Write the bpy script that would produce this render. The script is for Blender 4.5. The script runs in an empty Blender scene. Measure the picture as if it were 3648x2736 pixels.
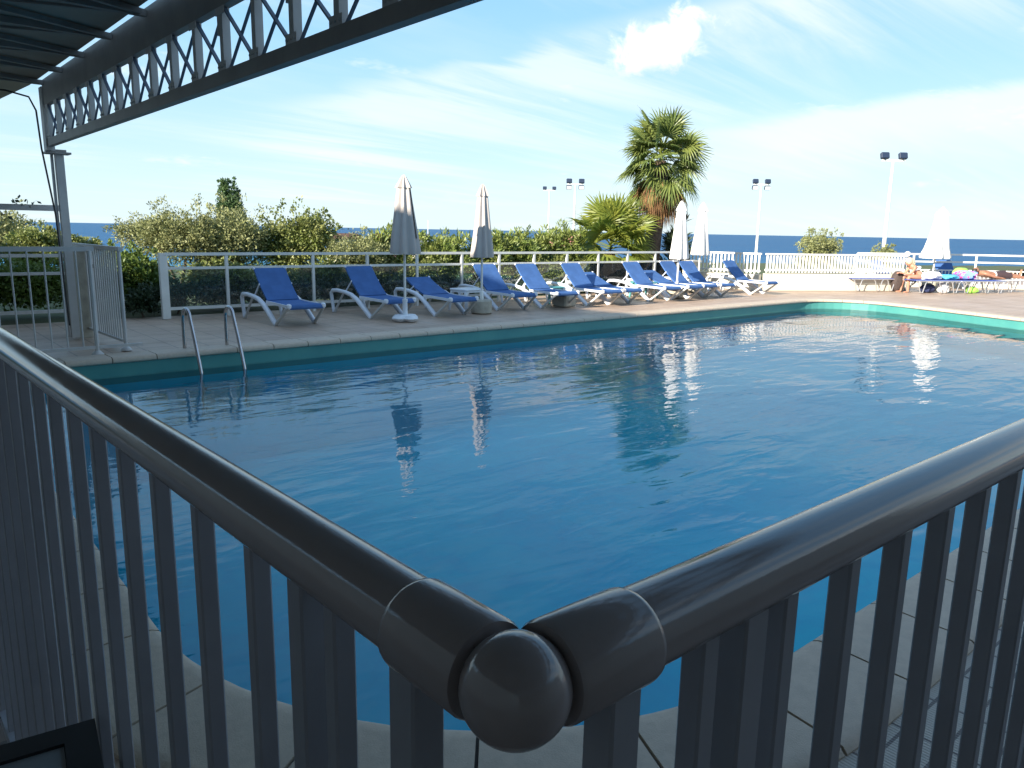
import bpy, math, random
import numpy as np
from mathutils import Vector, Matrix
C = bpy.context.scene
COL = C.collection
R = math.radians
PI = math.pi

# ------------------------------------------------------------------ camera, sky, sun, exposure
cam_d = bpy.data.cameras.new("camera"); cam = bpy.data.objects.new("camera", cam_d); COL.objects.link(cam)
cam_d.sensor_width = 36.0; cam_d.lens = 27.02
cam_d.clip_start = 0.02; cam_d.clip_end = 60000
ax = Vector((0.76148, -0.64795, 0.01794)); ay = Vector((0.11351, 0.16055, 0.98048)); az = Vector((-0.63818, -0.74457, 0.19580))
cam.matrix_world = Matrix(((ax.x, ay.x, az.x, 0), (ax.y, ay.y, az.y, 0), (ax.z, ay.z, az.z, 1.6), (0, 0, 0, 1)))
C.camera = cam

SUN_EL, SUN_AZ = R(23.0), R(6.0)           # light travels towards +x, slightly +y
sd = bpy.data.lights.new("sun", 'SUN'); sd.energy = 3.9; sd.angle = R(0.53); sd.color = (1.0, 0.91, 0.78)
sun = bpy.data.objects.new("sun", sd); COL.objects.link(sun)
ldir = Vector((math.cos(SUN_EL) * math.cos(SUN_AZ), math.cos(SUN_EL) * math.sin(SUN_AZ), -math.sin(SUN_EL)))
sun.rotation_euler = ldir.to_track_quat('-Z', 'Y').to_euler()
sun.location = (-20, -4, 20)

C.view_settings.view_transform = 'Standard'; C.view_settings.look = 'None'
C.view_settings.exposure = 1.60; C.view_settings.gamma = 1.0

world = bpy.data.worlds.new("World"); C.world = world; world.use_nodes = True
wt = world.node_tree; wn = wt.nodes; wl = wt.links; wn.clear()
class NT:
    """small helper for building node graphs"""
    def __init__(s, t): s.t = t; s.n = t.nodes; s.l = t.links
    def new(s, kind, **kw):
        nd = s.n.new(kind)
        for k, v in kw.items(): setattr(nd, k, v)
        return nd
    def put(s, sock, v):
        if hasattr(v, 'is_linked') or hasattr(v, 'links'): s.l.new(v, sock)
        elif v is not None: sock.default_value = v
    def math(s, op, a, b=None, c=None, clamp=False):
        nd = s.new('ShaderNodeMath', operation=op, use_clamp=clamp)
        for i, v in enumerate((a, b, c)):
            if v is not None: s.put(nd.inputs[i], v)
        return nd.outputs[0]
    def vmath(s, op, a, b=None, out=0):
        nd = s.new('ShaderNodeVectorMath', operation=op)
        s.put(nd.inputs[0], a)
        if b is not None: s.put(nd.inputs[1], b)
        return nd.outputs[out]
    def dot(s, a, b): return s.vmath('DOT_PRODUCT', a, b, 'Value')
    def noise(s, vec, scale, detail=4.0, rough=0.5, dist=0.0):
        nd = s.new('ShaderNodeTexNoise'); s.put(nd.inputs['Vector'], vec)
        nd.inputs['Scale'].default_value = scale; nd.inputs['Detail'].default_value = detail
        nd.inputs['Roughness'].default_value = rough; nd.inputs['Distortion'].default_value = dist
        return nd.outputs['Fac']
    def ramp(s, v, a, b, lo=0.0, hi=1.0, smooth=True):
        nd = s.new('ShaderNodeMapRange'); nd.interpolation_type = 'SMOOTHSTEP' if smooth else 'LINEAR'
        s.put(nd.inputs[0], v)
        for i, x in ((1, a), (2, b), (3, lo), (4, hi)): s.put(nd.inputs[i], x)
        return nd.outputs[0]
    def mix(s, f, a, b):
        nd = s.new('ShaderNodeMix', data_type='RGBA')
        s.put(nd.inputs[0], f); s.put(nd.inputs[6], a); s.put(nd.inputs[7], b)
        return nd.outputs[2]

W = NT(wt)
sky = W.new('ShaderNodeTexSky', sky_type='NISHITA'); sky.sun_disc = False
sky.sun_elevation = SUN_EL; sky.sun_rotation = math.atan2(-math.cos(SUN_AZ), -math.sin(SUN_AZ))
sky.altitude = 10; sky.air_density = 1.0; sky.dust_density = 0.4; sky.ozone_density = 1.0
gen = W.new('ShaderNodeTexCoord').outputs['Generated']
sep = W.new('ShaderNodeSeparateXYZ'); wl.new(gen, sep.inputs[0])
den = W.math('ADD', W.math('MAXIMUM', sep.outputs[2], 0.0), 0.12)
px = W.math('DIVIDE', sep.outputs[0], den); py = W.math('DIVIDE', sep.outputs[1], den)
cmb = W.new('ShaderNodeCombineXYZ'); wl.new(px, cmb.inputs[0]); wl.new(py, cmb.inputs[1])
plane = cmb.outputs[0]
# thin streaked cirrus
mp = W.new('ShaderNodeMapping'); wl.new(plane, mp.inputs[0]); mp.inputs['Rotation'].default_value = (0, 0, R(63)); mp.inputs['Scale'].default_value = (0.33, 1.9, 1)
c1 = W.noise(mp.outputs[0], 1.25, 8, 0.60, 0.5)
c2 = W.noise(plane, 0.55, 3, 0.5)
cir = W.math('MULTIPLY', W.ramp(c1, 0.40, 0.72), W.ramp(c2, 0.32, 0.60))
# one small heaped cloud
d0 = Vector((0.752, 0.623, 0.212)).normalized(); e1 = Vector((0.638, -0.770, 0.0)).normalized(); e2 = d0.cross(e1) * -1
if e2.z < 0: e2 = -e2
ua = W.math('DIVIDE', W.dot(gen, tuple(e1)), 0.062); ub = W.math('DIVIDE', W.math('SUBTRACT', W.dot(gen, tuple(e2)), 0.0), 0.036)
ub = W.math('ADD', ub, W.math('MULTIPLY', ua, -0.30))
ubb = W.math('MULTIPLY', W.math('MINIMUM', ub, 0.0), 1.35); ubt = W.math('MAXIMUM', ub, 0.0)
rr = W.math('SQRT', W.math('ADD', W.math('MULTIPLY', ua, ua), W.math('ADD', W.math('MULTIPLY', ubb, ubb), W.math('MULTIPLY', ubt, ubt))))
nz = W.noise(gen, 30.0, 8, 0.62, 0.5); nz2 = W.noise(gen, 13.0, 3, 0.5)
rr = W.math('ADD', rr, W.math('ADD', W.math('MULTIPLY', W.math('SUBTRACT', nz, 0.5), 1.7), W.math('MULTIPLY', W.math('SUBTRACT', nz2, 0.5), 1.5)))
front = W.math('GREATER_THAN', W.dot(gen, tuple(d0)), 0.9)
cum = W.math('MULTIPLY', W.ramp(rr, 1.16, 0.52), front)
# two long soft bands of high cloud
def band(da, db, wid, tilt_n):
    n_ = Vector(da).cross(Vector(db)).normalized()
    if n_.z < 0: n_ = -n_
    h = W.dot(gen, tuple(n_)); mid = (Vector(da) + Vector(db)).normalized()
    along = (Vector(db) - Vector(da)).normalized(); t = W.dot(gen, tuple(along)); t0 = Vector(da).dot(along); t1 = Vector(db).dot(along)
    h = W.math('ADD', h, W.math('MULTIPLY', W.math('SUBTRACT', c1, 0.5), tilt_n))
    m = W.math('MULTIPLY', W.ramp(h, wid * 0.35, -wid * 0.10), W.ramp(h, -wid * 2.4, -wid * 0.4))
    return W.math('MULTIPLY', m, W.ramp(t, t0 - 0.12, t0 + 0.35 * (t1 - t0)))
bnd1 = band((0.7735, 0.6231, 0.1157), (0.9764, 0.1435, 0.1614), 0.040, 0.05)
bnd2 = W.math('MULTIPLY', band((0.4300, 0.8916, 0.1416), (0.6300, 0.7500, 0.2050), 0.050, 0.10), W.ramp(c1, 0.30, 0.62))
# small far puffs low over the sea
mp2 = W.new('ShaderNodeMapping'); wl.new(gen, mp2.inputs[0]); mp2.inputs['Scale'].default_value = (1, 1, 3.4)
pf = W.noise(mp2.outputs[0], 9.0, 6, 0.6)
pmask = W.math('MULTIPLY', W.ramp(pf, 0.60, 0.72), W.math('MULTIPLY', W.ramp(sep.outputs[2], 0.02, 0.07), W.ramp(sep.outputs[2], 0.26, 0.14)))
rampn = W.new('ShaderNodeValToRGB'); wl.new(W.math('MAXIMUM', sep.outputs[2], 0.0), rampn.inputs[0])
cr = rampn.color_ramp; cr.interpolation = 'B_SPLINE'
stops = [(0.0, (3.1, 3.85, 4.2)), (0.09, (2.45, 3.55, 4.3)), (0.22, (1.55, 2.98, 4.3)), (0.42, (0.78, 2.15, 4.0)), (0.70, (0.95, 1.9, 3.2)), (1.0, (1.1, 1.65, 2.7))]
while len(cr.elements) < len(stops): cr.elements.new(0.5)
for e_, (p_, c_) in zip(cr.elements, stops): e_.position = p_; e_.color = (c_[0] / 5, c_[1] / 5, c_[2] / 5, 1)
clear = W.vmath('SCALE', rampn.outputs[0]); clear.node.inputs['Scale'].default_value = 5.0
base_sky = W.mix(0.10, clear, sky.outputs[0])
col = W.mix(W.math('MULTIPLY', cir, 0.55), base_sky, (4.1, 4.35, 4.4, 1))
col = W.mix(W.math('MULTIPLY', bnd1, 0.66), col, (4.25, 4.45, 4.45, 1))
col = W.mix(W.math('MULTIPLY', bnd2, 0.60), col, (4.2, 4.4, 4.45, 1))
col = W.mix(W.math('MULTIPLY', pmask, 0.45), col, (4.6, 4.7, 4.75, 1))
cshade = W.mix(W.ramp(W.math('ADD', ub, W.math('MULTIPLY', nz, 0.8)), -0.45, 0.35), (3.9, 4.05, 4.2, 1), (5.6, 5.5, 5.3, 1))
col = W.mix(cum, col, cshade)
bg = W.new('ShaderNodeBackground'); wl.new(col, bg.inputs[0]); bg.inputs[1].default_value = 0.085
wo = W.new('ShaderNodeOutputWorld'); wl.new(bg.outputs[0], wo.inputs[0])

# ------------------------------------------------------------------ materials
def mat(name, color=(0.5, 0.5, 0.5), rough=0.5, metal=0.0, spec=0.5, var=0.0, vscale=8.0, var2=None, bump=0.0, bscale=60.0, transl=0.0, coat=0.0):
    m = bpy.data.materials.new(name); m.use_nodes = True
    T = NT(m.node_tree); b = T.n['Principled BSDF']; out = T.n['Material Output']
    b.inputs['Roughness'].default_value = rough; b.inputs['Metallic'].default_value = metal
    b.inputs['Specular IOR Level'].default_value = spec
    if coat: b.inputs['Coat Weight'].default_value = coat; b.inputs['Coat Roughness'].default_value = 0.08
    tc = T.new('ShaderNodeTexCoord').outputs['Object']
    c = (*color, 1)
    if var > 0:
        n1 = T.noise(tc, vscale, 5, 0.6)
        c2 = (*(var2 if var2 else [x * (1 - var) for x in color]), 1)
        cc = T.mix(T.ramp(n1, 0.32, 0.68), c, c2)
        T.l.new(cc, b.inputs['Base Color'])
    else:
        b.inputs['Base Color'].default_value = c; cc = None
    if bump > 0:
        n2 = T.noise(tc, bscale, 4, 0.6)
        bp = T.new('ShaderNodeBump'); bp.inputs['Strength'].default_value = bump; bp.inputs['Distance'].default_value = 0.01
        T.l.new(n2, bp.inputs['Height']); T.l.new(bp.outputs[0], b.inputs['Normal'])
    if transl > 0:
        tr = T.new('ShaderNodeBsdfTranslucent')
        if cc: T.l.new(cc, tr.inputs[0])
        else: tr.inputs[0].default_value = c
        mx = T.new('ShaderNodeMixShader'); mx.inputs[0].default_value = transl
        T.l.new(b.outputs[0], mx.inputs[1]); T.l.new(tr.outputs[0], mx.inputs[2]); T.l.new(mx.outputs[0], out.inputs[0])
    return m

M = {}
M['rail'] = mat('grey_gloss_enamel', (0.34, 0.29, 0.28), 0.09, spec=0.6, var=0.08, vscale=5, bump=0.02, bscale=400)
def worn(m, lo, hi):
    """uneven gloss: dust, finger marks and fine scratches"""
    T = NT(m.node_tree); b = T.n['Principled BSDF']; g = T.new('ShaderNodeTexCoord').outputs['Object']
    n1 = T.noise(g, 18.0, 6, 0.7, 0.5); n2 = T.noise(g, 160.0, 3, 0.6)
    T.l.new(T.ramp(T.math('ADD', T.math('MULTIPLY', n1, 0.7), T.math('MULTIPLY', n2, 0.3)), 0.38, 0.66, lo, hi), b.inputs['Roughness'])
worn(M['rail'], 0.06, 0.15)
M['bar'] = mat('grey_satin_enamel', (0.34, 0.335, 0.36), 0.34, spec=0.5, var=0.12, vscale=6, bump=0.02, bscale=300)
M['whitemetal'] = mat('white_painted_metal', (0.76, 0.75, 0.70), 0.38, var=0.10, vscale=3)
M['greymetal'] = mat('pale_grey_painted_metal', (0.56, 0.545, 0.52), 0.45, var=0.15, vscale=4)
M['steel'] = mat('grey_painted_steel', (0.30, 0.275, 0.25), 0.5, var=0.18, vscale=3, bump=0.05, bscale=120)
M['steelblue'] = mat('blue_grey_painted_steel', (0.13, 0.17, 0.23), 0.5, var=0.2, vscale=4)
M['roof'] = mat('roof_sheet_underside', (0.42, 0.38, 0.31), 0.8, var=0.2, vscale=1.2)
M['darkcable'] = mat('black_cable_rubber', (0.02, 0.02, 0.022), 0.5)
M['chrome'] = mat('stainless_steel', (0.52, 0.50, 0.50), 0.22, metal=1.0, var=0.12, vscale=14)
M['alu'] = mat('dull_aluminium', (0.55, 0.55, 0.56), 0.35, metal=0.7)
M['sling'] = mat('blue_mesh_fabric', (0.074, 0.168, 0.40), 0.75, spec=0.2, var=0.18, vscale=5, bump=0.15, bscale=260, transl=0.10)
M['slingold'] = mat('faded_blue_fabric', (0.06, 0.10, 0.36), 0.8, spec=0.2, var=0.2, vscale=5)
M['plastic'] = mat('white_resin_plastic', (0.72, 0.75, 0.80), 0.35, var=0.06, vscale=5)
M['plasticside'] = mat('aged_resin_plastic', (0.55, 0.55, 0.53), 0.45, var=0.1, vscale=5)
M['teal'] = mat('teal_resin_plastic', (0.10, 0.36, 0.36), 0.4, var=0.1)
M['canvas'] = mat('ecru_parasol_canvas', (0.55, 0.505, 0.47), 0.9, spec=0.1, var=0.06, vscale=4, bump=0.1, bscale=150, transl=0.12)
M['whitecanvas'] = mat('white_parasol_canvas', (0.84, 0.83, 0.80), 0.9, spec=0.1, var=0.05, vscale=4, transl=0.12)
M['tie'] = mat('dark_tie_cord', (0.09, 0.07, 0.06), 0.8)
M['concrete'] = mat('cream_weathered_concrete', (0.44, 0.40, 0.32), 0.85, var=0.25, vscale=7, bump=0.2, bscale=50)
M['whiteconc'] = mat('white_moulded_base', (0.74, 0.77, 0.80), 0.5, var=0.08, vscale=9)
M['render'] = mat('cream_wall_render', (0.62, 0.575, 0.48), 0.85, var=0.08, vscale=2.0, bump=0.1, bscale=60)
M['building'] = mat('building_render', (0.50, 0.45, 0.39), 0.9, var=0.12, vscale=1.0)
M['black'] = mat('black_moulding', (0.012, 0.012, 0.013), 0.45, var=0.2, vscale=20)
M['tabletop'] = mat('grey_frosted_panel', (0.24, 0.25, 0.25), 0.35, var=0.1, vscale=10)
M['lampbody'] = mat('dark_floodlight_casing', (0.018, 0.03, 0.06), 0.4)
M['lampface'] = mat('pale_floodlight_glass', (0.72, 0.74, 0.76), 0.3)
M['trunk'] = mat('brown_bark', (0.16, 0.11, 0.075), 0.9, var=0.5, vscale=9, bump=0.6, bscale=30)
M['palmtrunk'] = mat('fibrous_palm_trunk', (0.17, 0.115, 0.08), 0.95, var=0.55, vscale=14, bump=0.9, bscale=40)
M['olive'] = mat('olive_leaf', (0.175, 0.195, 0.070), 0.55, var=0.5, vscale=1.6, var2=(0.31, 0.325, 0.14), transl=0.18)
M['oliveG'] = mat('green_shrub_leaf', (0.14, 0.185, 0.042), 0.5, var=0.5, vscale=2.0, var2=(0.24, 0.255, 0.08), transl=0.25)
M['hedge'] = mat('dark_hedge_leaf', (0.030, 0.055, 0.022), 0.55, var=0.4, vscale=4, var2=(0.05, 0.075, 0.035), transl=0.15)
M['brightleaf'] = mat('bright_hedge_leaf', (0.11, 0.17, 0.035), 0.5, var=0.4, vscale=3, var2=(0.12, 0.17, 0.03), transl=0.28)
M['oleander'] = mat('oleander_leaf', (0.14, 0.205, 0.045), 0.42, var=0.45, vscale=2.4, var2=(0.25, 0.285, 0.075), transl=0.25)
M['pink'] = mat('pink_flower', (0.62, 0.24, 0.20), 0.7, var=0.3, vscale=6, var2=(0.66, 0.38, 0.30), transl=0.3)
M['palmleaf'] = mat('palm_frond', (0.115, 0.170, 0.05), 0.42, var=0.4, vscale=2.5, var2=(0.20, 0.235, 0.06), transl=0.25)
M['fanleaf'] = mat('young_palm_frond', (0.18, 0.245, 0.045), 0.42, var=0.4, vscale=2.5, var2=(0.29, 0.31, 0.055), transl=0.45)
M['deadfrond'] = mat('dry_brown_frond', (0.30, 0.165, 0.065), 0.8, var=0.45, vscale=4, var2=(0.19, 0.10, 0.05), transl=0.2)
M['poplar'] = mat('poplar_leaf', (0.065, 0.125, 0.05), 0.55, var=0.4, vscale=0.8, var2=(0.10, 0.16, 0.055), transl=0.2)
M['grass'] = mat('lawn_grass', (0.05, 0.09, 0.02), 0.9, var=0.4, vscale=0.7, var2=(0.09, 0.085, 0.04), bump=0.4, bscale=30)
M['skin'] = mat('tanned_skin', (0.50, 0.24, 0.155), 0.55, var=0.12, vscale=9)
M['skin2'] = mat('brown_tanned_skin', (0.36, 0.17, 0.10), 0.5, var=0.12, vscale=9)
M['blonde'] = mat('pale_blonde_hair', (0.62, 0.52, 0.36), 0.6, var=0.25, vscale=30, bump=0.4, bscale=90)
M['darkhair'] = mat('dark_hair', (0.03, 0.022, 0.018), 0.5)
M['whitecloth'] = mat('white_cloth', (0.80, 0.80, 0.78), 0.9, var=0.05, vscale=10, bump=0.2, bscale=60)
M['darkcloth'] = mat('dark_brown_cloth', (0.05, 0.03, 0.035), 0.9)
M['lime'] = mat('lime_green_fabric', (0.36, 0.72, 0.12), 0.7, var=0.1)
M['tealcloth'] = mat('turquoise_towel', (0.05, 0.33, 0.52), 0.95, var=0.3, vscale=10, var2=(0.10, 0.48, 0.60), bump=0.3, bscale=80)
M['navy'] = mat('navy_bag_fabric', (0.02, 0.03, 0.09), 0.8)
M['bagbrown'] = mat('dark_brown_bag', (0.07, 0.05, 0.045), 0.8, var=0.3, vscale=12)
M['globe'] = mat('white_globe_glass', (0.85, 0.85, 0.85), 0.25)
M['tileroof'] = mat('brown_tile_roof', (0.14, 0.075, 0.05), 0.9, var=0.3, vscale=1)
M['boat'] = mat('white_boat_hull', (0.8, 0.8, 0.8), 0.4)

def pinktowel():
    m = bpy.data.materials.new('pink_blue_patterned_towel'); m.use_nodes = True
    T = NT(m.node_tree); b = T.n['Principled BSDF']; b.inputs['Roughness'].default_value = 0.95
    tc = T.new('ShaderNodeTexCoord').outputs['Object']
    v = T.new('ShaderNodeTexVoronoi'); v.inputs['Scale'].default_value = 9; T.l.new(tc, v.inputs['Vector'])
    f = T.ramp(v.outputs['Distance'], 0.38, 0.46)
    T.l.new(T.mix(f, (0.80, 0.10, 0.36, 1), (0.22, 0.35, 0.62, 1)), b.inputs['Base Color'])
    return m
M['towel'] = pinktowel()

def tiles(name, c1, c2, mortar, sx, sy, msize=0.010, rough=0.5, rot=0.0, bumpv=0.25, vs=0.9, stain=0.42):
    m = bpy.data.materials.new(name); m.use_nodes = True
    T = NT(m.node_tree); b = T.n['Principled BSDF']; b.inputs['Roughness'].default_value = rough
    g = T.new('ShaderNodeTexCoord').outputs['Object']
    mp = T.new('ShaderNodeMapping'); T.l.new(g, mp.inputs[0]); mp.inputs['Rotation'].default_value = (0, 0, rot)
    br = T.new('ShaderNodeTexBrick'); T.l.new(mp.outputs[0], br.inputs['Vector'])
    br.offset = 0.0; br.inputs['Scale'].default_value = 1.0
    br.inputs['Brick Width'].default_value = sx; br.inputs['Row Height'].default_value = sy
    br.inputs['Mortar Size'].default_value = msize; br.inputs['Mortar Smooth'].default_value = 0.2
    br.inputs['Color1'].default_value = (*c1, 1); br.inputs['Color2'].default_value = (*c2, 1); br.inputs['Mortar'].default_value = (*mortar, 1)
    n1 = T.noise(g, vs, 6, 0.65)
    n2 = T.noise(g, 40.0, 3, 0.6)
    c = T.mix(T.math('MULTIPLY', T.ramp(n1, 0.35, 0.75), stain), br.outputs['Color'], tuple(x * 0.45 for x in c1) + (1,))
    c = T.mix(T.math('MULTIPLY', T.ramp(n2, 0.4, 0.7), 0.18), c, tuple(min(1, x * 1.3) for x in c1) + (1,))
    T.l.new(c, b.inputs['Base Color'])
    T.l.new(T.ramp(n1, 0.3, 0.7, rough - 0.12, rough + 0.12), b.inputs['Roughness'])
    bp = T.new('ShaderNodeBump'); bp.inputs['Strength'].default_value = bumpv; bp.inputs['Distance'].default_value = 0.004
    T.l.new(T.math('SUBTRACT', T.math('MULTIPLY', n2, 0.3), br.outputs['Fac']), bp.inputs['Height'])
    T.l.new(bp.outputs[0], b.inputs['Normal'])
    return m
M['deck'] = tiles('terracotta_deck_tiles', (0.48, 0.355, 0.26), (0.44, 0.32, 0.235), (0.27, 0.205, 0.155), 0.40, 0.40, 0.012, 0.5)
M['floor'] = tiles('brown_floor_tiles', (0.20, 0.15, 0.12), (0.17, 0.13, 0.11), (0.10, 0.085, 0.075), 0.33, 0.33, 0.010, 0.45)
M['coping'] = mat('cream_coping_stone', (0.55, 0.445, 0.335), 0.6, var=0.12, vscale=22, bump=0.25, bscale=170)
M['grout'] = mat('grey_joint_mortar', (0.13, 0.12, 0.11), 0.9, var=0.2, vscale=30)

def ribbed():
    m = bpy.data.materials.new('ribbed_non_slip_tiles'); m.use_nodes = True
    T = NT(m.node_tree); b = T.n['Principled BSDF']; b.inputs['Roughness'].default_value = 0.6
    g = T.new('ShaderNodeTexCoord').outputs['Object']
    br = T.new('ShaderNodeTexBrick'); T.l.new(g, br.inputs['Vector']); br.offset = 0; br.inputs['Scale'].default_value = 1
    br.inputs['Brick Width'].default_value = 0.25; br.inputs['Row Height'].default_value = 0.125; br.inputs['Mortar Size'].default_value = 0.006
    br.inputs['Color1'].default_value = (0.47, 0.42, 0.35, 1); br.inputs['Color2'].default_value = (0.43, 0.39, 0.33, 1); br.inputs['Mortar'].default_value = (0.12, 0.10, 0.09, 1)
    w = T.new('ShaderNodeTexWave'); w.bands_direction = 'X'; w.inputs['Scale'].default_value = 22; w.inputs['Distortion'].default_value = 0.6; T.l.new(g, w.inputs['Vector'])
    T.l.new(T.mix(T.math('MULTIPLY', w.outputs['Fac'], 0.25), br.outputs['Color'], (0.22, 0.19, 0.16, 1)), b.inputs['Base Color'])
    bp = T.new('ShaderNodeBump'); bp.inputs['Strength'].default_value = 0.5; bp.inputs['Distance'].default_value = 0.004
    T.l.new(w.outputs['Fac'], bp.inputs['Height']); T.l.new(bp.outputs[0], b.inputs['Normal'])
    return m
M['ribbed'] = ribbed()

def pooltile():
    m = bpy.data.materials.new('turquoise_pool_lining'); m.use_nodes = True
    T = NT(m.node_tree); b = T.n['Principled BSDF']; b.inputs['Roughness'].default_value = 0.4
    g = T.new('ShaderNodeTexCoord').outputs['Object']
    n1 = T.noise(g, 1.1, 5, 0.6)
    z_ = T.new('ShaderNodeSeparateXYZ'); T.l.new(g, z_.inputs[0]); n2 = T.noise(g, 6.0, 4, 0.6)
    scum = T.math('MULTIPLY', T.ramp(T.math('ADD', z_.outputs[2], T.math('MULTIPLY', n2, 0.05)), -0.165, -0.20), 0.5)
    c = T.mix(T.ramp(n1, 0.35, 0.7), (0.075, 0.275, 0.240, 1), (0.050, 0.23, 0.215, 1))
    T.l.new(T.mix(scum, c, (0.055, 0.17, 0.15, 1)), b.inputs['Base Color'])
    return m
M['poolwall'] = pooltile()
def poolfloor():
    m = bpy.data.materials.new('blue_pool_floor_lining'); m.use_nodes = True
    T = NT(m.node_tree); b = T.n['Principled BSDF']; b.inputs['Roughness'].default_value = 0.6
    g = T.new('ShaderNodeTexCoord').outputs['Object']
    n1 = T.noise(g, 0.35, 4, 0.55); n2 = T.noise(g, 2.2, 4, 0.6, 1.0)
    c = T.mix(T.ramp(n1, 0.3, 0.7), (0.004, 0.53, 0.66, 1), (0.008, 0.66, 0.71, 1))
    c = T.mix(T.math('MULTIPLY', T.ramp(n2, 0.45, 0.7), 0.35), c, (0.004, 0.42, 0.60, 1))
    T.l.new(c, b.inputs['Base Color'])
    return m
M['poolfloor'] = poolfloor()

def waterm():
    """clear pool water: tinted transmission plus a rippled Fresnel mirror"""
    m = bpy.data.materials.new('pool_water'); m.use_nodes = True
    T = NT(m.node_tree); T.n.clear()
    g = T.new('ShaderNodeTexCoord').outputs['Object']
    mp = T.new('ShaderNodeMapping'); T.l.new(g, mp.inputs[0]); mp.inputs['Rotation'].default_value = (0, 0, R(46)); mp.inputs['Scale'].default_value = (0.75, 2.1, 1)
    a = T.noise(mp.outputs[0], 0.75, 2, 0.5, 0.5); b2 = T.noise(mp.outputs[0], 2.0, 2, 0.5, 0.6); c = T.noise(g, 13.0, 2, 0.5, 0.4)
    patch = T.ramp(T.noise(g, 0.28, 3, 0.5), 0.34, 0.66, 0.55, 1.25)
    e_ = T.noise(mp.outputs[0], 6.0, 2, 0.5, 0.5)
    h = T.math('ADD', T.math('MULTIPLY', a, 0.75), T.math('ADD', T.math('MULTIPLY', b2, 0.42), T.math('ADD', T.math('MULTIPLY', c, 0.016), T.math('MULTIPLY', e_, 0.085))))
    h = T.math('MULTIPLY', h, patch)
    bp = T.new('ShaderNodeBump'); bp.inputs['Strength'].default_value = 0.5; bp.inputs['Distance'].default_value = 0.042
    T.l.new(h, bp.inputs['Height'])
    fr = T.new('ShaderNodeFresnel'); fr.inputs['IOR'].default_value = 1.38; T.l.new(bp.outputs[0], fr.inputs['Normal'])
    gl = T.new('ShaderNodeBsdfGlossy'); gl.inputs['Roughness'].default_value = 0.015; T.l.new(bp.outputs[0], gl.inputs['Normal'])
    tr = T.new('ShaderNodeBsdfTransparent'); tr.inputs[0].default_value = (0.50, 0.90, 0.98, 1)
    mx = T.new('ShaderNodeMixShader'); T.l.new(fr.outputs[0], mx.inputs[0]); T.l.new(tr.outputs[0], mx.inputs[1]); T.l.new(gl.outputs[0], mx.inputs[2])
    o = T.new('ShaderNodeOutputMaterial'); T.l.new(mx.outputs[0], o.inputs[0])
    return m
M['water'] = waterm()
def seam():
    m = bpy.data.materials.new('deep_blue_sea'); m.use_nodes = True
    T = NT(m.node_tree); b = T.n['Principled BSDF']
    b.inputs['Roughness'].default_value = 0.45; b.inputs['Specular IOR Level'].default_value = 0.22
    g = T.new('ShaderNodeTexCoord').outputs['Object']
    mp = T.new('ShaderNodeMapping'); T.l.new(g, mp.inputs[0]); mp.inputs['Rotation'].default_value = (0, 0, R(40)); mp.inputs['Scale'].default_value = (0.25, 1.0, 1)
    n1 = T.noise(mp.outputs[0], 0.02, 6, 0.65); n2 = T.noise(mp.outputs[0], 0.25, 5, 0.7)
    ln = T.vmath('LENGTH', g, None, 'Value')
    near = T.ramp(ln, 60.0, 330.0)
    c = T.mix(near, (0.030, 0.22, 0.34, 1), (0.012, 0.085, 0.20, 1))
    c = T.mix(T.math('MULTIPLY', T.ramp(n1, 0.35, 0.7), 0.5), c, (0.010, 0.058, 0.15, 1))
    c = T.mix(T.math('MULTIPLY', T.ramp(n2, 0.52, 0.72), 0.30), c, (0.06, 0.20, 0.36, 1))
    T.l.new(c, b.inputs['Base Color'])
    bp = T.new('ShaderNodeBump'); bp.inputs['Strength'].default_value = 1.0; bp.inputs['Distance'].default_value = 0.8
    T.l.new(n2, bp.inputs['Height']); T.l.new(bp.outputs[0], b.inputs['Normal'])
    return m
M['sea'] = seam()
def glassm():
    m = bpy.data.materials.new('clear_fence_glass'); m.use_nodes = True
    T = NT(m.node_tree); T.n.clear()
    tr = T.new('ShaderNodeBsdfTransparent'); tr.inputs[0].default_value = (0.92, 0.955, 0.95, 1)
    gl = T.new('ShaderNodeBsdfGlossy'); gl.inputs['Roughness'].default_value = 0.03
    df = T.new('ShaderNodeBsdfDiffuse'); df.inputs[0].default_value = (0.55, 0.62, 0.62, 1)
    lw = T.new('ShaderNodeFresnel'); lw.inputs['IOR'].default_value = 1.45
    mx = T.new('ShaderNodeMixShader'); T.l.new(lw.outputs[0], mx.inputs[0]); T.l.new(tr.outputs[0], mx.inputs[1]); T.l.new(gl.outputs[0], mx.inputs[2])
    m2 = T.new('ShaderNodeMixShader'); m2.inputs[0].default_value = 0.02; T.l.new(mx.outputs[0], m2.inputs[1]); T.l.new(df.outputs[0], m2.inputs[2])
    o = T.new('ShaderNodeOutputMaterial'); T.l.new(m2.outputs[0], o.inputs[0])
    return m
M['glass'] = glassm()

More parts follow.
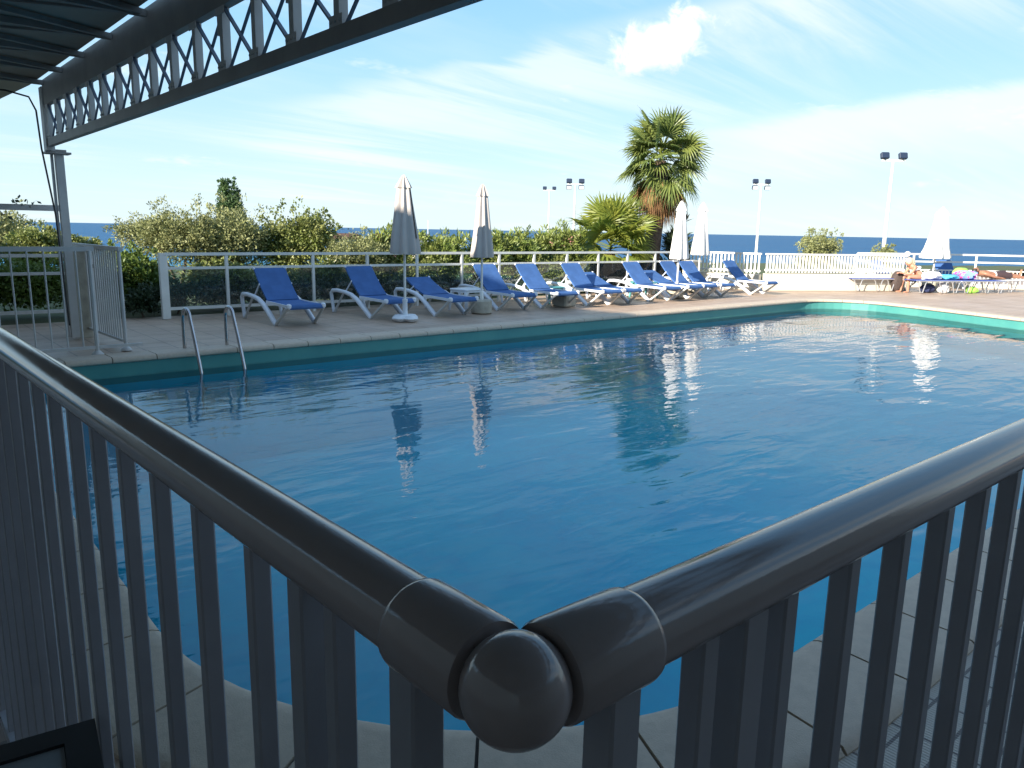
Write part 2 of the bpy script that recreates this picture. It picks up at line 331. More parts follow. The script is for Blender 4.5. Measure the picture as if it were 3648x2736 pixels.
# ------------------------------------------------------------------ mesh helpers
def origin(o):
    v = Vector((0, 0, 0))
    while o is not None: v = v + o.location; o = o.parent
    return v
class MB:
    """collects shapes; build() links them as ONE mesh object"""
    def __init__(s): s.v = []; s.f = []
    def add(s, vs, fs):
        k = len(s.v); s.v += [tuple(x) for x in vs]; s.f += [tuple(i + k for i in f) for f in fs]; return s
    def frame(s, o, x, y, z, pts, fs): return s.add([o + x * p[0] + y * p[1] + z * p[2] for p in pts], fs)
    def box(s, c, d, rz=0.0, ry=0.0, rx=0.0, bev=0.0):
        c = Vector(c); m = Matrix.Rotation(rz, 3, 'Z') @ Matrix.Rotation(ry, 3, 'Y') @ Matrix.Rotation(rx, 3, 'X')
        hx, hy, hz = d[0] / 2, d[1] / 2, d[2] / 2
        if bev <= 0:
            p = [(-hx, -hy, -hz), (hx, -hy, -hz), (hx, hy, -hz), (-hx, hy, -hz), (-hx, -hy, hz), (hx, -hy, hz), (hx, hy, hz), (-hx, hy, hz)]
            f = [(0, 3, 2, 1), (4, 5, 6, 7), (0, 1, 5, 4), (1, 2, 6, 5), (2, 3, 7, 6), (3, 0, 4, 7)]
        else:
            b = min(bev, hx * .9, hy * .9, hz * .9)
            def ring(x, y, z, r): return [(-x + r, -y, z), (x - r, -y, z), (x, -y + r, z), (x, y - r, z), (x - r, y, z), (-x + r, y, z), (-x, y - r, z), (-x, -y + r, z)]
            p = ring(hx - b, hy - b, -hz, b * .5) + ring(hx, hy, -hz + b, b) + ring(hx, hy, hz - b, b) + ring(hx - b, hy - b, hz, b * .5)
            f = [tuple(range(7, -1, -1)), tuple(range(24, 32))]
            for r_ in range(3):
                for i in range(8): f.append((r_ * 8 + i, r_ * 8 + (i + 1) % 8, r_ * 8 + 8 + (i + 1) % 8, r_ * 8 + 8 + i))
        return s.add([c + m @ Vector(q) for q in p], f)
    def bar(s, p, q, w, h, up=(0, 0, 1)):
        p, q = Vector(p), Vector(q); d = (q - p); L = d.length; d = d / L
        up = Vector(up)
        if abs(d.dot(up)) > 0.98: up = Vector((0, 1, 0))
        x = d.cross(up).normalized(); z = x.cross(d).normalized()
        pts = [p + x * (a * w / 2) + z * (b * h / 2) + d * t for t in (0, L) for a, b in ((-1, -1), (1, -1), (1, 1), (-1, 1))]
        return s.add(pts, [(0, 1, 2, 3), (7, 6, 5, 4), (0, 4, 5, 1), (1, 5, 6, 2), (2, 6, 7, 3), (3, 7, 4, 0)])
    def tube(s, pts, r, n=8, cap=True, flat=1.0):
        pts = [Vector(p) for p in pts]; rs = r if isinstance(r, (list, tuple)) else [r] * len(pts)
        vs = []; fs = []; prev = None
        for i, p in enumerate(pts):
            d = ((pts[min(i + 1, len(pts) - 1)] - pts[max(i - 1, 0)])).normalized()
            if prev is None:
                up = Vector((0, 0, 1)) if abs(d.z) < 0.9 else Vector((1, 0, 0))
                x = d.cross(up).normalized()
            else:
                x = (prev - d * prev.dot(d)).normalized()
            y = x.cross(d); prev = x
            for k in range(n):
                a = 2 * PI * k / n; vs.append(p + x * (rs[i] * math.cos(a)) + y * (rs[i] * flat * math.sin(a)))
        for i in range(len(pts) - 1):
            for k in range(n): fs.append((i * n + k, i * n + (k + 1) % n, (i + 1) * n + (k + 1) % n, (i + 1) * n + k))
        if cap: fs.append(tuple(range(n - 1, -1, -1))); fs.append(tuple((len(pts) - 1) * n + k for k in range(n)))
        return s.add(vs, fs)
    def lathe(s, prof, c=(0, 0, 0), n=24, axis=None, fold=0, famp=0.0, lean=(0, 0)):
        c = Vector(c); vs = []; fs = []
        for (r, z) in prof:
            for k in range(n):
                a = 2 * PI * k / n; q = r * (1 + (famp * (math.cos(fold * a + 0.35 * math.sin(2 * a)) + 0.45 * math.cos(3 * a + 2.0 * z) ) if fold else 0))
                vs.append(c + Vector((q * math.cos(a) + lean[0] * z, q * math.sin(a) + lean[1] * z, z)))
        for i in range(len(prof) - 1):
            for k in range(n): fs.append((i * n + k, i * n + (k + 1) % n, (i + 1) * n + (k + 1) % n, (i + 1) * n + k))
        if prof[0][0] > 1e-5: fs.append(tuple(range(n - 1, -1, -1)))
        if prof[-1][0] > 1e-5: fs.append(tuple((len(prof) - 1) * n + k for k in range(n)))
        return s.add(vs, fs)
    def ball(s, c, r, n=24, m=14, sc=(1, 1, 1)):
        c = Vector(c); vs = []; fs = []
        for i in range(m + 1):
            t = PI * i / m
            for k in range(n):
                a = 2 * PI * k / n; vs.append(c + Vector((r * sc[0] * math.sin(t) * math.cos(a), r * sc[1] * math.sin(t) * math.sin(a), r * sc[2] * math.cos(t))))
        for i in range(m):
            for k in range(n): fs.append((i * n + k, (i + 1) * n + k, (i + 1) * n + (k + 1) % n, i * n + (k + 1) % n))
        return s.add(vs, fs)
    def prism(s, poly, x0, x1, axis='x'):
        """extrude a closed (a,b) outline between x0 and x1 along x: a->y, b->z"""
        n = len(poly); vs = [(x0, a, b) for a, b in poly] + [(x1, a, b) for a, b in poly]
        fs = [tuple(range(n)), tuple(range(2 * n - 1, n - 1, -1))] + [(i, n + i, n + (i + 1) % n, (i + 1) % n) for i in range(n)]
        return s.add(vs, fs)
    def slab(s, poly, z0, z1):
        n = len(poly); vs = [(a, b, z0) for a, b in poly] + [(a, b, z1) for a, b in poly]
        fs = [tuple(range(n - 1, -1, -1)), tuple(range(n, 2 * n))] + [(i, (i + 1) % n, n + (i + 1) % n, n + i) for i in range(n)]
        return s.add(vs, fs)
    def build(s, name, m, parent=None, smooth=False, local=False):
        me = bpy.data.meshes.new(name)
        off = Vector((0, 0, 0))
        if parent is not None and not local: off = origin(parent)
        vs = [(a - off.x, b - off.y, c - off.z) for a, b, c in s.v]
        me.from_pydata(vs, [], s.f); me.update()
        if smooth:
            me.polygons.foreach_set('use_smooth', [True] * len(me.polygons))
            try: me.set_sharp_from_angle(angle=R(42))
            except Exception: pass
        me.materials.append(m)
        o = bpy.data.objects.new(name, me); COL.objects.link(o)
        if parent is not None: o.parent = parent
        return o
def tag(o, label=None, cat=None, group=None, kind=None):
    if label: o['label'] = label
    if cat: o['category'] = cat
    if group: o['group'] = group
    if kind: o['kind'] = kind
    return o
def thing(name, label, cat, loc=(0, 0, 0), rz=0.0, group=None):
    o = bpy.data.objects.new(name, None); COL.objects.link(o); o.empty_display_size = 0.2
    o.location = loc; o.rotation_euler = (0, 0, rz)
    return tag(o, label, cat, group)
def dup(root, loc, rz, label):
    r = root.copy(); COL.objects.link(r); r.location = loc; r.rotation_euler = (0, 0, rz); r['label'] = label
    for ch in list(root.children):
        c = ch.copy(); COL.objects.link(c); c.parent = r
        for g in list(ch.children):
            d = g.copy(); COL.objects.link(d); d.parent = c
    return r

# ------------------------------------------------------------------ the setting
WZ = -0.22                                             # water level below the deck
# outline of the basin (inner edge of the coping), counter-clockwise
def arc(c, r, a0, a1, n): return [(c[0] + r * math.cos(R(a0 + (a1 - a0) * i / n)), c[1] + r * math.sin(R(a0 + (a1 - a0) * i / n))) for i in range(n + 1)]
Rn = 1.72
inner = arc((0.735 + Rn, 1.309 + Rn), Rn, 180, 270, 18)         # near corner
inner += [(16.6, 1.309), (17.9, 4.4), (19.05, 7.55)]
inner += arc((18.05, 8.70), 1.28, -20, 90, 12)                   # far right corner
inner += [(2.2, 9.98)] + arc((1.75, 9.0), 0.98, 100, 180, 8)     # far left corner
def offset(poly, d):
    n = len(poly); out = []
    for i in range(n):
        p0, p1, p2 = Vector(poly[i - 1]), Vector(poly[i]), Vector(poly[(i + 1) % n])
        a = (p1 - p0).normalized(); b = (p2 - p1).normalized()
        n1 = Vector((a.y, -a.x)); n2 = Vector((b.y, -b.x)); m_ = (n1 + n2).normalized()
        out.append(tuple(p1 + m_ * (d / max(0.4, m_.dot(n1)))))
    return out
def resample(poly, step):
    out = []; n = len(poly)
    for i in range(n):
        p, q = Vector(poly[i]), Vector(poly[(i + 1) % n]); k = max(1, int((q - p).length / step + 0.5))
        for j in range(k): out.append(tuple(p.lerp(q, j / k)))
    return out
CW = 0.385
fine = resample(inner, 0.10)
outer = offset(fine, CW)
# a sheet with the basin cut out of it: quads from an outer rectangle to the coping's outer edge
def ring_sheet(loop, rect, z):
    x0, y0, x1, y1 = rect; cx_, cy_ = sum(p[0] for p in loop) / len(loop), sum(p[1] for p in loop) / len(loop)
    far = []
    for (x, y) in loop:
        dx, dy = x - cx_, y - cy_
        t = min([(x1 - cx_) / dx if dx > 1e-6 else 1e9, (x0 - cx_) / dx if dx < -1e-6 else 1e9, (y1 - cy_) / dy if dy > 1e-6 else 1e9, (y0 - cy_) / dy if dy < -1e-6 else 1e9])
        far.append((cx_ + dx * t, cy_ + dy * t))
    n = len(loop); vs = [(a, b, z) for a, b in loop] + [(a, b, z) for a, b in far]
    fs = [(i, n + i, n + (i + 1) % n, (i + 1) % n) for i in range(n)]
    for (qx, qy) in ((x0, y0), (x1, y0), (x1, y1), (x0, y1)):      # close the four corners
        a = math.atan2(qy - cy_, qx - cx_)
        best = max(range(n), key=lambda i: (math.cos(math.atan2(far[i][1] - cy_, far[i][0] - cx_) - a)))
        for i in (best, best - 1, (best + 1) % n):
            j = (i + 1) % n
            on = lambda p: (abs(p[0] - x0) < 1e-4, abs(p[0] - x1) < 1e-4, abs(p[1] - y0) < 1e-4, abs(p[1] - y1) < 1e-4)
            if not any(u and v for u, v in zip(on(far[i]), on(far[j]))):
                k = len(vs); vs.append((qx, qy, z)); fs.append((n + i, k, n + j)); break
    return vs, fs
mb = MB(); mb.add(*ring_sheet(offset(fine, CW - 0.03), (-9.2, -12.0, 40.0, 14.4), -0.012)); tag(mb.build('pool_deck', M['deck']), kind='structure')
# brown restaurant floor on the photographer's side of the railing
mb = MB(); mb.slab([(-9.2, -12), (7, -12), (7, 0.33), (0.30, 0.33), (0.24, 2.4), (-0.10, 9.0), (-9.2, 9.0)], -0.30, 0.0); tag(mb.build('terrace_floor', M['floor']), kind='structure')
# ribbed strip between the right railing and the coping
mb = MB(); mb.slab([(0.45, 0.335), (12, 0.335), (12, 0.925), (2.4, 0.925), (1.6, 1.02), (0.9, 0.9)], -0.2, -0.006); tag(mb.build('drain_strip', M['ribbed']), kind='structure')
# coping: moulded stones with a rounded nose over the water
def coping_stones():
    s = MB(); L = [0.0]
    for i in range(len(fine)): L.append(L[-1] + (Vector(fine[(i + 1) % len(fine)]) - Vector(fine[i])).length)
    tot = L[-1]; nst = round(tot / 0.50); step = tot / nst
    def at(t):
        t %= tot
        for i in range(len(fine)):
            if L[i] <= t <= L[i + 1]:
                k = (t - L[i]) / max(1e-9, L[i + 1] - L[i]); a, b = Vector(fine[i]), Vector(fine[(i + 1) % len(fine)])
                c, d = Vector(outer[i]), Vector(outer[(i + 1) % len(fine)])
                return a.lerp(b, k), c.lerp(d, k)
        return Vector(fine[0]), Vector(outer[0])
    for j in range(nst):
        t0, t1 = j * step + 0.0055, (j + 1) * step - 0.0055; K = 5; vs = []; fs = []
        prof = [(-0.02, -0.045), (-0.042, -0.030), (-0.046, -0.008), (-0.036, 0.014), (-0.010, 0.026), (0.03, 0.030), (0.16, 0.026), (0.33, 0.024), (0.375, 0.018), (0.392, 0.0), (0.392, -0.05)]
        m_ = len(prof)
        for q in range(K + 1):
            a, b = at(t0 + (t1 - t0) * q / K); d = (b - a).normalized()
            for (w, z) in prof: p = a + d * w; vs.append((p.x, p.y, z))
        for q in range(K):
            for i in range(m_ - 1): fs.append((q * m_ + i, q * m_ + i + 1, (q + 1) * m_ + i + 1, (q + 1) * m_ + i))
        fs.append(tuple(range(m_))); fs.append(tuple(K * m_ + i for i in range(m_ - 1, -1, -1)))
        s.add(vs, fs)
    return s
o = coping_stones().build('pool_coping', M['coping'], smooth=True); tag(o, kind='structure')
mb = MB(); a = offset(fine, -0.012); b = offset(fine, CW - 0.01); n = len(fine)
mb.add([(x, y, -0.04) for x, y in a] + [(x, y, 0.012) for x, y in a] + [(x, y, 0.012) for x, y in b], [(i, (i + 1) % n, n + (i + 1) % n, n + i) for i in range(n)] + [(n + i, n + (i + 1) % n, 2 * n + (i + 1) % n, 2 * n + i) for i in range(n)])
tag(mb.build('coping_mortar', M['grout']), kind='structure')
# basin walls and floor
mb = MB(); wl_ = fine; n = len(wl_)
mb.add([(x, y, -0.03) for x, y in wl_] + [(x, y, -0.30) for x, y in wl_], [(i, n + i, n + (i + 1) % n, (i + 1) % n) for i in range(n)])
tag(mb.build('pool_wall_band', M['poolwall']), kind='structure')
mb = MB(); mb.add([(x, y, -0.30) for x, y in wl_] + [(x, y, -1.55) for x, y in wl_], [(i, n + i, n + (i + 1) % n, (i + 1) % n) for i in range(n)])
tag(mb.build('pool_wall', M['poolfloor']), kind='structure')
mb = MB()                                              # floor rising to a shallow end on the right
xs_ = [0.5, 9.0, 14.5, 19.6]; zs_ = [-1.55, -1.55, -0.85, -0.80]
mb.add([(x, y, z) for x, z in zip(xs_, zs_) for y in (1.15, 10.15)], [(2 * i, 2 * i + 2, 2 * i + 3, 2 * i + 1) for i in range(3)])
tag(mb.build('pool_floor', M['poolfloor']), kind='structure')
mb = MB(); mb.add([(x, y, WZ) for x, y in offset(fine, -0.004)], [tuple(range(n))]); tag(mb.build('pool_water', M['water']), kind='structure')
# garden ground beyond the deck, falling to the shore; the sea to the horizon
def terrain():
    s = MB(); nx, ny = 60, 40; rnd = random.Random(4)
    xs = [-40 + 130 * i / nx for i in range(nx + 1)]; ys = [14.4 + 60 * (j / ny) ** 1.3 for j in range(ny + 1)]
    vs = []
    for y in ys:
        for x in xs:
            e = y - 14.4 + max(0, x - 34) * 0.6; z = -0.02
            if e > 16: z -= (e - 16) * 0.16
            if x < 22 and e < 16 and e > 0.5: z += 0.10 * math.sin(x * 0.9) * min(1, e / 6)
            vs.append((x, y, max(-7.5, z)))
    fs = [(j * (nx + 1) + i, j * (nx + 1) + i + 1, (j + 1) * (nx + 1) + i + 1, (j + 1) * (nx + 1) + i) for j in range(ny) for i in range(nx)]
    return s.add(vs, fs)
tag(terrain().build('garden_ground', M['grass'], smooth=True), kind='structure')
mb = MB(); mb.add([(40.0, -12, -0.02), (90, -12, -8), (90, 14.4, -8), (40.0, 14.4, -0.02)], [(0, 1, 2, 3)]); tag(mb.build('shore_slope', M['grass']), kind='structure')
mb = MB(); rr_ = [30, 80, 200, 500, 1500, 5000, 15000, 40000]; nn = 48; vs = []; fs = []
for r_ in rr_:
    for k in range(nn): vs.append((r_ * math.cos(2 * PI * k / nn), r_ * math.sin(2 * PI * k / nn), -6.0))
for i in range(len(rr_) - 1):
    for k in range(nn): fs.append((i * nn + k, (i + 1) * nn + k, (i + 1) * nn + (k + 1) % nn, i * nn + (k + 1) % nn))
mb.add(vs, fs); tag(mb.build('sea', M['sea']), kind='structure')

# unseen building blocks, shaped to cast the long evening shade and dim the railing
bt = thing('shading_building', 'unseen building block shaped to shade the pool terrace', 'building', (-12, 0, 0))
mb = MB(); mb.box((-12.5, -0.2, 4.38), (7.0, 25.6, 8.86)); mb.box((-12.5, 20.6, 3.02), (7.0, 15.9, 6.14)); mb.box((3.5, -8.2, 1.68), (12.98, 8.0, 3.42)); mb.build('wall', M['building'], bt)
mb = MB(); mb.box((-12.5, -0.2, 8.80), (7.02, 25.6, 0.13)); mb.build('roof', M['roof'], bt)

# ------------------------------------------------------------------ foreground corner railing
CX, CY, CZ = 0.258, 0.293, 1.347
rt_ = thing('corner_railing', 'glossy grey tubular corner railing with a ball joint in the foreground', 'railing', (CX, CY, 0))
def rail_profile(r):
    pr = []
    for k in range(40):
        a = 2 * PI * k / 40; q = r
        ang = math.degrees(a)
        if 200 < ang < 340: q = r * 0.93
        x, z = q * math.cos(a), q * math.sin(a)
        if ang > 205 and ang < 335: z = max(z, -r * 0.86)
        pr.append((x, z))
    return pr
def extrude(pr, p, q):
    p, q = Vector(p), Vector(q); d = (q - p).normalized(); x = d.cross(Vector((0, 0, 1))).normalized(); z = x.cross(d)
    n = len(pr); vs = [b + x * a[0] + z * a[1] for b in (p, q) for a in pr]
    return vs, [(i, (i + 1) % n, n + (i + 1) % n, n + i) for i in range(n)] + [tuple(range(n - 1, -1, -1)), tuple(range(n, 2 * n))]
ldv = Vector((-0.0205, 1.0, 0.0)).normalized(); rdv = Vector((1.0, 0.0, 0.0)); corner = Vector((CX, CY, CZ))
for dv, Ln in ((ldv, 8.4), (rdv, 6.5)):
    mb = MB(); mb.add(*extrude(rail_profile(0.0285), corner + dv * 0.06, corner + dv * Ln)); mb.build('handrail', M['rail'], rt_, smooth=True)
    mb = MB(); b0 = Vector((corner.x, corner.y, 0.085)); mb.bar(b0 + dv * 0.03, b0 + dv * Ln, 0.03, 0.035); mb.build('bottom_rail', M['bar'], rt_)
def sleeve(dv):
    s = MB(); pts = []; rs = []
    for t, r_ in ((0.024, 0.0300), (0.027, 0.0314), (0.092, 0.0316), (0.0955, 0.0310), (0.097, 0.0295)): pts.append(corner + dv * t); rs.append(r_)
    return s.tube(pts, rs, 40)
for dv in (ldv, rdv): sleeve(dv).build('sleeve', M['rail'], rt_, smooth=True)
mb = MB(); mb.ball(corner, 0.0325, 40, 24); mb.build('ball_joint', M['rail'], rt_, smooth=True)
def post(mb, c, wx, wy, top):
    mb.box((c.x, c.y, (top + 0.10) / 2), (wx, wy, top - 0.10), bev=0.002)
top_ = CZ - 0.020
def baluster(c, wx, wy, top=top_, name='baluster'):
    s = MB(); post(s, c, wx, wy, top); s.build(name, M['bar'], rt_)
base = Vector((CX, CY, 0))
# left run: corner post, doubled post, then evenly spaced bars
baluster(base + ldv * 0.098, 0.026, 0.030, name='post'); baluster(base + ldv * 0.251, 0.026, 0.026, name='post'); baluster(base + ldv * 0.201, 0.019, 0.018)
y = 0.350
while y < 8.3:
    baluster(base + ldv * y, 0.019, 0.018); y += 0.1345
baluster(base + rdv * 0.083, 0.028, 0.026, name='post'); baluster(base + rdv * 0.226, 0.030, 0.030, name='post'); baluster(base + rdv * 0.176, 0.020, 0.020)
x = 0.284
while x < 6.4:
    baluster(base + rdv * x, 0.020, 0.020); x += 0.1065

# black framed table corner at the photographer's elbow
tb = thing('dining_table', 'black framed table corner with a grey inset panel at the bottom left', 'table', (0.0, 0.6, 0))
A, B, Cc = Vector((0.222, 1.300, 0)), Vector((0.075, 1.322, 0)), Vector((0.222, 1.10, 0))
ux = (Vector((-1.0, 0.13, 0))).normalized(); uy = Vector((-0.13, -1.0, 0)).normalized()
def tp(a, b): return A + ux * a + uy * b
def slabq(q, z0, z1): s = MB(); s.slab([(v.x, v.y) for v in q][::-1], z0, z1); return s
fw = 0.046
mb = MB()
for q in ([tp(0, 0), tp(0.8, 0), tp(0.8, fw), tp(0, fw)], [tp(0, fw), tp(fw, fw), tp(fw, 0.8 - fw), tp(0, 0.8 - fw)], [tp(0, 0.8 - fw), tp(0.8, 0.8 - fw), tp(0.8, 0.8), tp(0, 0.8)], [tp(0.8 - fw, fw), tp(0.8, fw), tp(0.8, 0.8 - fw), tp(0.8 - fw, 0.8 - fw)]):
    mb.slab([(v.x, v.y) for v in q][::-1], 0.772, 0.80)
mb.build('frame', M['black'], tb)
slabq([tp(fw + .001, fw + .001), tp(0.8 - fw - .001, fw + .001), tp(0.8 - fw - .001, 0.8 - fw - .001), tp(fw + .001, 0.8 - fw - .001)], 0.780, 0.795).build('tabletop', M['tabletop'], tb)
for a_, b_ in ((0.05, 0.05), (0.75, 0.05), (0.75, 0.75), (0.05, 0.75)):
    p = tp(a_, b_); mb = MB(); mb.bar((p.x, p.y, 0.0), (p.x, p.y, 0.772), 0.035, 0.035); mb.build('leg', M['black'], tb)

# ------------------------------------------------------------------ lattice girder, column and canopy roof
XT = 2.2
cp = thing('steel_canopy', 'dark canopy roof carried by a lattice girder and a tall grey column', 'canopy', (XT, 12.1, 0))
gd = MB(); gd.box((XT, 3.9, 2.630), (0.07, 16.3, 0.095)); girder = gd.build('lattice_girder', M['steel'], cp)
mb = MB(); mb.box((XT, 3.9, 3.25), (0.07, 16.3, 0.31)); mb.build('top_chord', M['steel'], girder)
step = 0.562; y0 = 11.93; k = 0
while y0 - k * step > -4.0:
    y = y0 - k * step
    mb = MB(); mb.box((XT, y, 2.886), (0.055, 0.062, 0.414)); mb.box((XT - 0.02, y + 0.046, 3.0), (0.02, 0.03, 0.17)) if k % 2 else None
    mb.box((XT - 0.031, y, 2.705), (0.006, 0.15, 0.06)); mb.box((XT - 0.031, y, 3.075), (0.006, 0.15, 0.06))
    for by in (-0.05, 0.0, 0.05): mb.tube([(XT - 0.044, y + by, 2.70), (XT - 0.033, y + by, 2.70)], 0.008, 6)
    mb.build('upright', M['greymetal'], girder)  # paler paint than the chords stands in for light on the uprights
    if y - step > -4.0:
        mb = MB(); mb.bar((XT + 0.010, y - 0.035, 2.68), (XT + 0.010, y - step + 0.035, 3.09), 0.010, 0.020, up=(1, 0, 0)); mb.build('diagonal', M['steelblue'], girder)
        mb = MB(); mb.bar((XT - 0.010, y - 0.035, 3.09), (XT - 0.010, y - step + 0.035, 2.68), 0.012, 0.028, up=(1, 0, 0)); mb.build('diagonal', M['steelblue'], girder)
    k += 1
mb = MB(); mb.box((XT + 0.10, 12.12, 1.27), (0.10, 0.10, 2.50)); mb.box((XT, 12.12, 2.93), (0.10, 0.17, 0.80)); mb.box((XT + 0.02, 12.15, 1.27), (0.03, 0.05, 2.5)); column = mb.build('column', M['greymetal'], cp)
mb = MB(); mb.box((XT + 0.08, 12.12, 2.505), (0.30, 0.24, 0.025)); mb.box((XT + 0.09, 12.12, 2.535), (0.18, 0.16, 0.03)); mb.build('capital', M['steel'], column)
mb = MB(); mb.box((XT + 0.25, 12.34, 0.62), (0.19, 0.24, 1.26)); mb.box((XT + 0.25, 12.34, 1.265), (0.23, 0.28, 0.03)); mb.build('plinth', M['concrete'], column)
mb = MB(); mb.tube([(1.2, 12.0, 3.22), (1.75, 12.02, 3.23), (2.0, 12.02, 3.18), (2.07, 12.03, 3.02), (2.09, 12.03, 2.55), (2.18, 12.03, 1.7), (2.22, 12.03, 0.2)], 0.012, 6); mb.build('cable', M['darkcable'], column)
# roof sheet and its purlins, on the side away from the pool
mb = MB(); mb.slab([(2.10, -4.1), (2.10, 12.5), (1.98, 14.35), (-3.0, 14.35), (-3.0, -4.1)], 3.392, 3.43); roof = mb.build('roof_sheet', M['roof'], cp)
k = 0
while 11.9 - k * 1.124 > -4:
    y = 11.9 - k * 1.124
    mb = MB(); mb.bar((2.16, y, 3.358), (-2.9, y, 3.358), 0.06, 0.055); mb.build('purlin', M['steel'], roof)
    if y - 1.124 > -4:
        mb = MB(); mb.bar((2.10, y - 0.05, 3.355), (-0.2, y - 1.07, 3.355), 0.05, 0.045); mb.build('brace', M['steel'], roof)
        mb = MB(); mb.bar((2.10, y - 1.0, 3.378), (-0.2, y - 0.06, 3.378), 0.04, 0.02); mb.build('brace', M['steel'], roof)
    k += 1

# bare timber beam with a few vine shoots beside the column
pb = thing('pergola_beam', 'thin grey beam with vine shoots running into the column', 'beam', (2.0, 13.1, 0))
mb = MB(); mb.bar((-2.5, 13.1, 1.80), (2.52, 13.1, 1.80), 0.06, 0.085); mb.bar((-1.4, 13.1, 0), (-1.4, 13.1, 1.755), 0.07, 0.07); mb.build('beam', M['greymetal'], pb)
def leafquads(rng, centers, dirs, L, Wd, droop=0.0):
    """rhombic leaves: one quad each"""
    n = len(centers); d = dirs / np.linalg.norm(dirs, axis=1, keepdims=True)
    r = rng.normal(size=(n, 3)); s = np.cross(d, r); s /= (np.linalg.norm(s, axis=1, keepdims=True) + 1e-9)
    Ls = (L * rng.uniform(0.65, 1.35, n))[:, None]; Ws = (Wd * rng.uniform(0.7, 1.3, n))[:, None]
    p0 = centers; p1 = centers + d * Ls * 0.5 + s * Ws * 0.5; p2 = centers + d * Ls; p2[:, 2] -= droop * Ls[:, 0]; p3 = centers + d * Ls * 0.5 - s * Ws * 0.5
    v = np.stack([p0, p1, p2, p3], 1).reshape(-1, 3)
    f = np.arange(4 * n).reshape(-1, 4)
    return v, f
def mesh_np(name, v, f, m, parent=None):
    off = np.array(origin(parent)) if parent is not None else np.zeros(3)
    me = bpy.data.meshes.new(name); me.from_pydata((v - off).tolist(), [], f.tolist()); me.update(); me.materials.append(m)
    o = bpy.data.objects.new(name, me); COL.objects.link(o)
    if parent is not None: o.parent = parent
    return o
rng = np.random.default_rng(11)
vine = np.array([[x, 13.1, 1.85] for x in (1.45, 1.9, 2.05, 1.7)]); cs = np.repeat(vine, 9, 0) + rng.normal(scale=0.05, size=(36, 3)); cs[27:, 2] -= 0.16
v, f = leafquads(rng, cs, rng.normal(size=(36, 3)), 0.07, 0.05); mesh_np('vine_shoot', v, f, M['hedge'], pb)

# ------------------------------------------------------------------ metal gate and barrier by the pool steps, far left
def bars_panel(root, p, q, z0, z1, n, r_, mt, name='bar'):
    p, q = Vector(p), Vector(q)
    for i in range(n):
        c = p.lerp(q, (i + 0.5) / n); s = MB(); s.tube([(c.x, c.y, z0), (c.x, c.y, z1)], r_, 6); s.build(name, mt, root)
br_ = thing('barrier_fence', 'pale grey barrier fence panel with thin upright bars beside the pool edge', 'fence', (1.6, 10.45, 0))
mb = MB(); mb.bar((-1.4, 10.46, 1.29), (2.26, 10.46, 1.29), 0.05, 0.055); mb.build('top_rail', M['greymetal'], br_)
mb = MB(); mb.bar((-1.4, 10.42, 0.10), (2.72, 10.42, 0.10), 0.035, 0.035); mb.build('bottom_rail', M['greymetal'], br_)
bars_panel(br_, (-1.35, 10.44, 0), (2.14, 10.44, 0), 0.1, 1.27, 21, 0.011, M['greymetal'])
mb = MB(); mb.tube([(2.20, 10.42, 0.0), (2.20, 10.42, 1.27)], 0.026, 8); mb.lathe([(0.075, 0.0), (0.07, 0.02), (0.03, 0.06)], (2.20, 10.42, 0), 12); mb.build('post', M['greymetal'], br_, smooth=True)
gt = thing('metal_gate', 'open pale grey gate seen nearly edge on behind the barrier corner', 'gate', (2.62, 11.0, 0))
mb = MB(); mb.bar((2.60, 10.62, 1.285), (2.52, 12.9, 1.285), 0.055, 0.05); mb.build('top_rail', M['greymetal'], gt)
mb = MB(); mb.bar((2.57, 10.72, 0.12), (2.48, 12.9, 0.12), 0.03, 0.03); mb.build('bottom_rail', M['greymetal'], gt)
bars_panel(gt, (2.575, 10.75, 0), (2.50, 12.9, 0), 0.12, 1.26, 22, 0.012, M['greymetal'])
for (a, b_) in ((2.585, 10.66), (2.50, 12.88)):
    mb = MB(); mb.tube([(a, b_, 0), (a, b_, 1.27)], 0.024, 8); mb.lathe([(0.07, 0.0), (0.065, 0.02), (0.028, 0.05)], (a, b_, 0), 12); mb.build('post', M['greymetal'], gt, smooth=True)
mb = MB(); mb.box((2.55, 11.9, 1.02), (0.05, 0.14, 0.05)); mb.tube([(2.55, 11.82, 1.0), (2.62, 11.82, 1.0), (2.62, 11.70, 1.0)], 0.01, 6); mb.build('latch', M['steel'], gt)

# ------------------------------------------------------------------ glass fences
def glass_fence(name, label, pts, z_top, z_mid, z_bot, group=None, pw=0.05, m=None, glass=True):
    m = m or M['whitemetal']; t = thing(name, label, 'fence', (pts[0][0], pts[0][1], 0), group=group)
    for (x, y) in pts:
        s = MB(); s.box((x, y, z_top / 2 - 0.015), (pw, pw, z_top - 0.03)); s.build('post', m, t)
    for z, h in ((z_top, 0.05), (z_mid, 0.045), (z_bot, 0.05)):
        s = MB()
        for a, b in zip(pts[:-1], pts[1:]):
            d = (Vector(b) - Vector(a)).normalized(); e = 0.0 if z == z_top else pw / 2
            s.bar((a[0] + d.x * e, a[1] + d.y * e, z), (b[0] - d.x * e, b[1] - d.y * e, z), 0.045, h)
        s.build('top_rail' if z == z_top else ('mid_rail' if z == z_mid else 'bottom_rail'), m, t)
    if glass:
        for a, b in zip(pts[:-1], pts[1:]):
            d = (Vector(b) - Vector(a)).normalized(); p = Vector(a) + d * 0.035; q = Vector(b) - d * 0.035
            s = MB(); s.bar((p.x, p.y, (z_mid + z_bot) / 2), (q.x, q.y, (z_mid + z_bot) / 2), 0.010, z_mid - z_bot - 0.06); s.build('glass_panel', M['glass'], t)
    return t
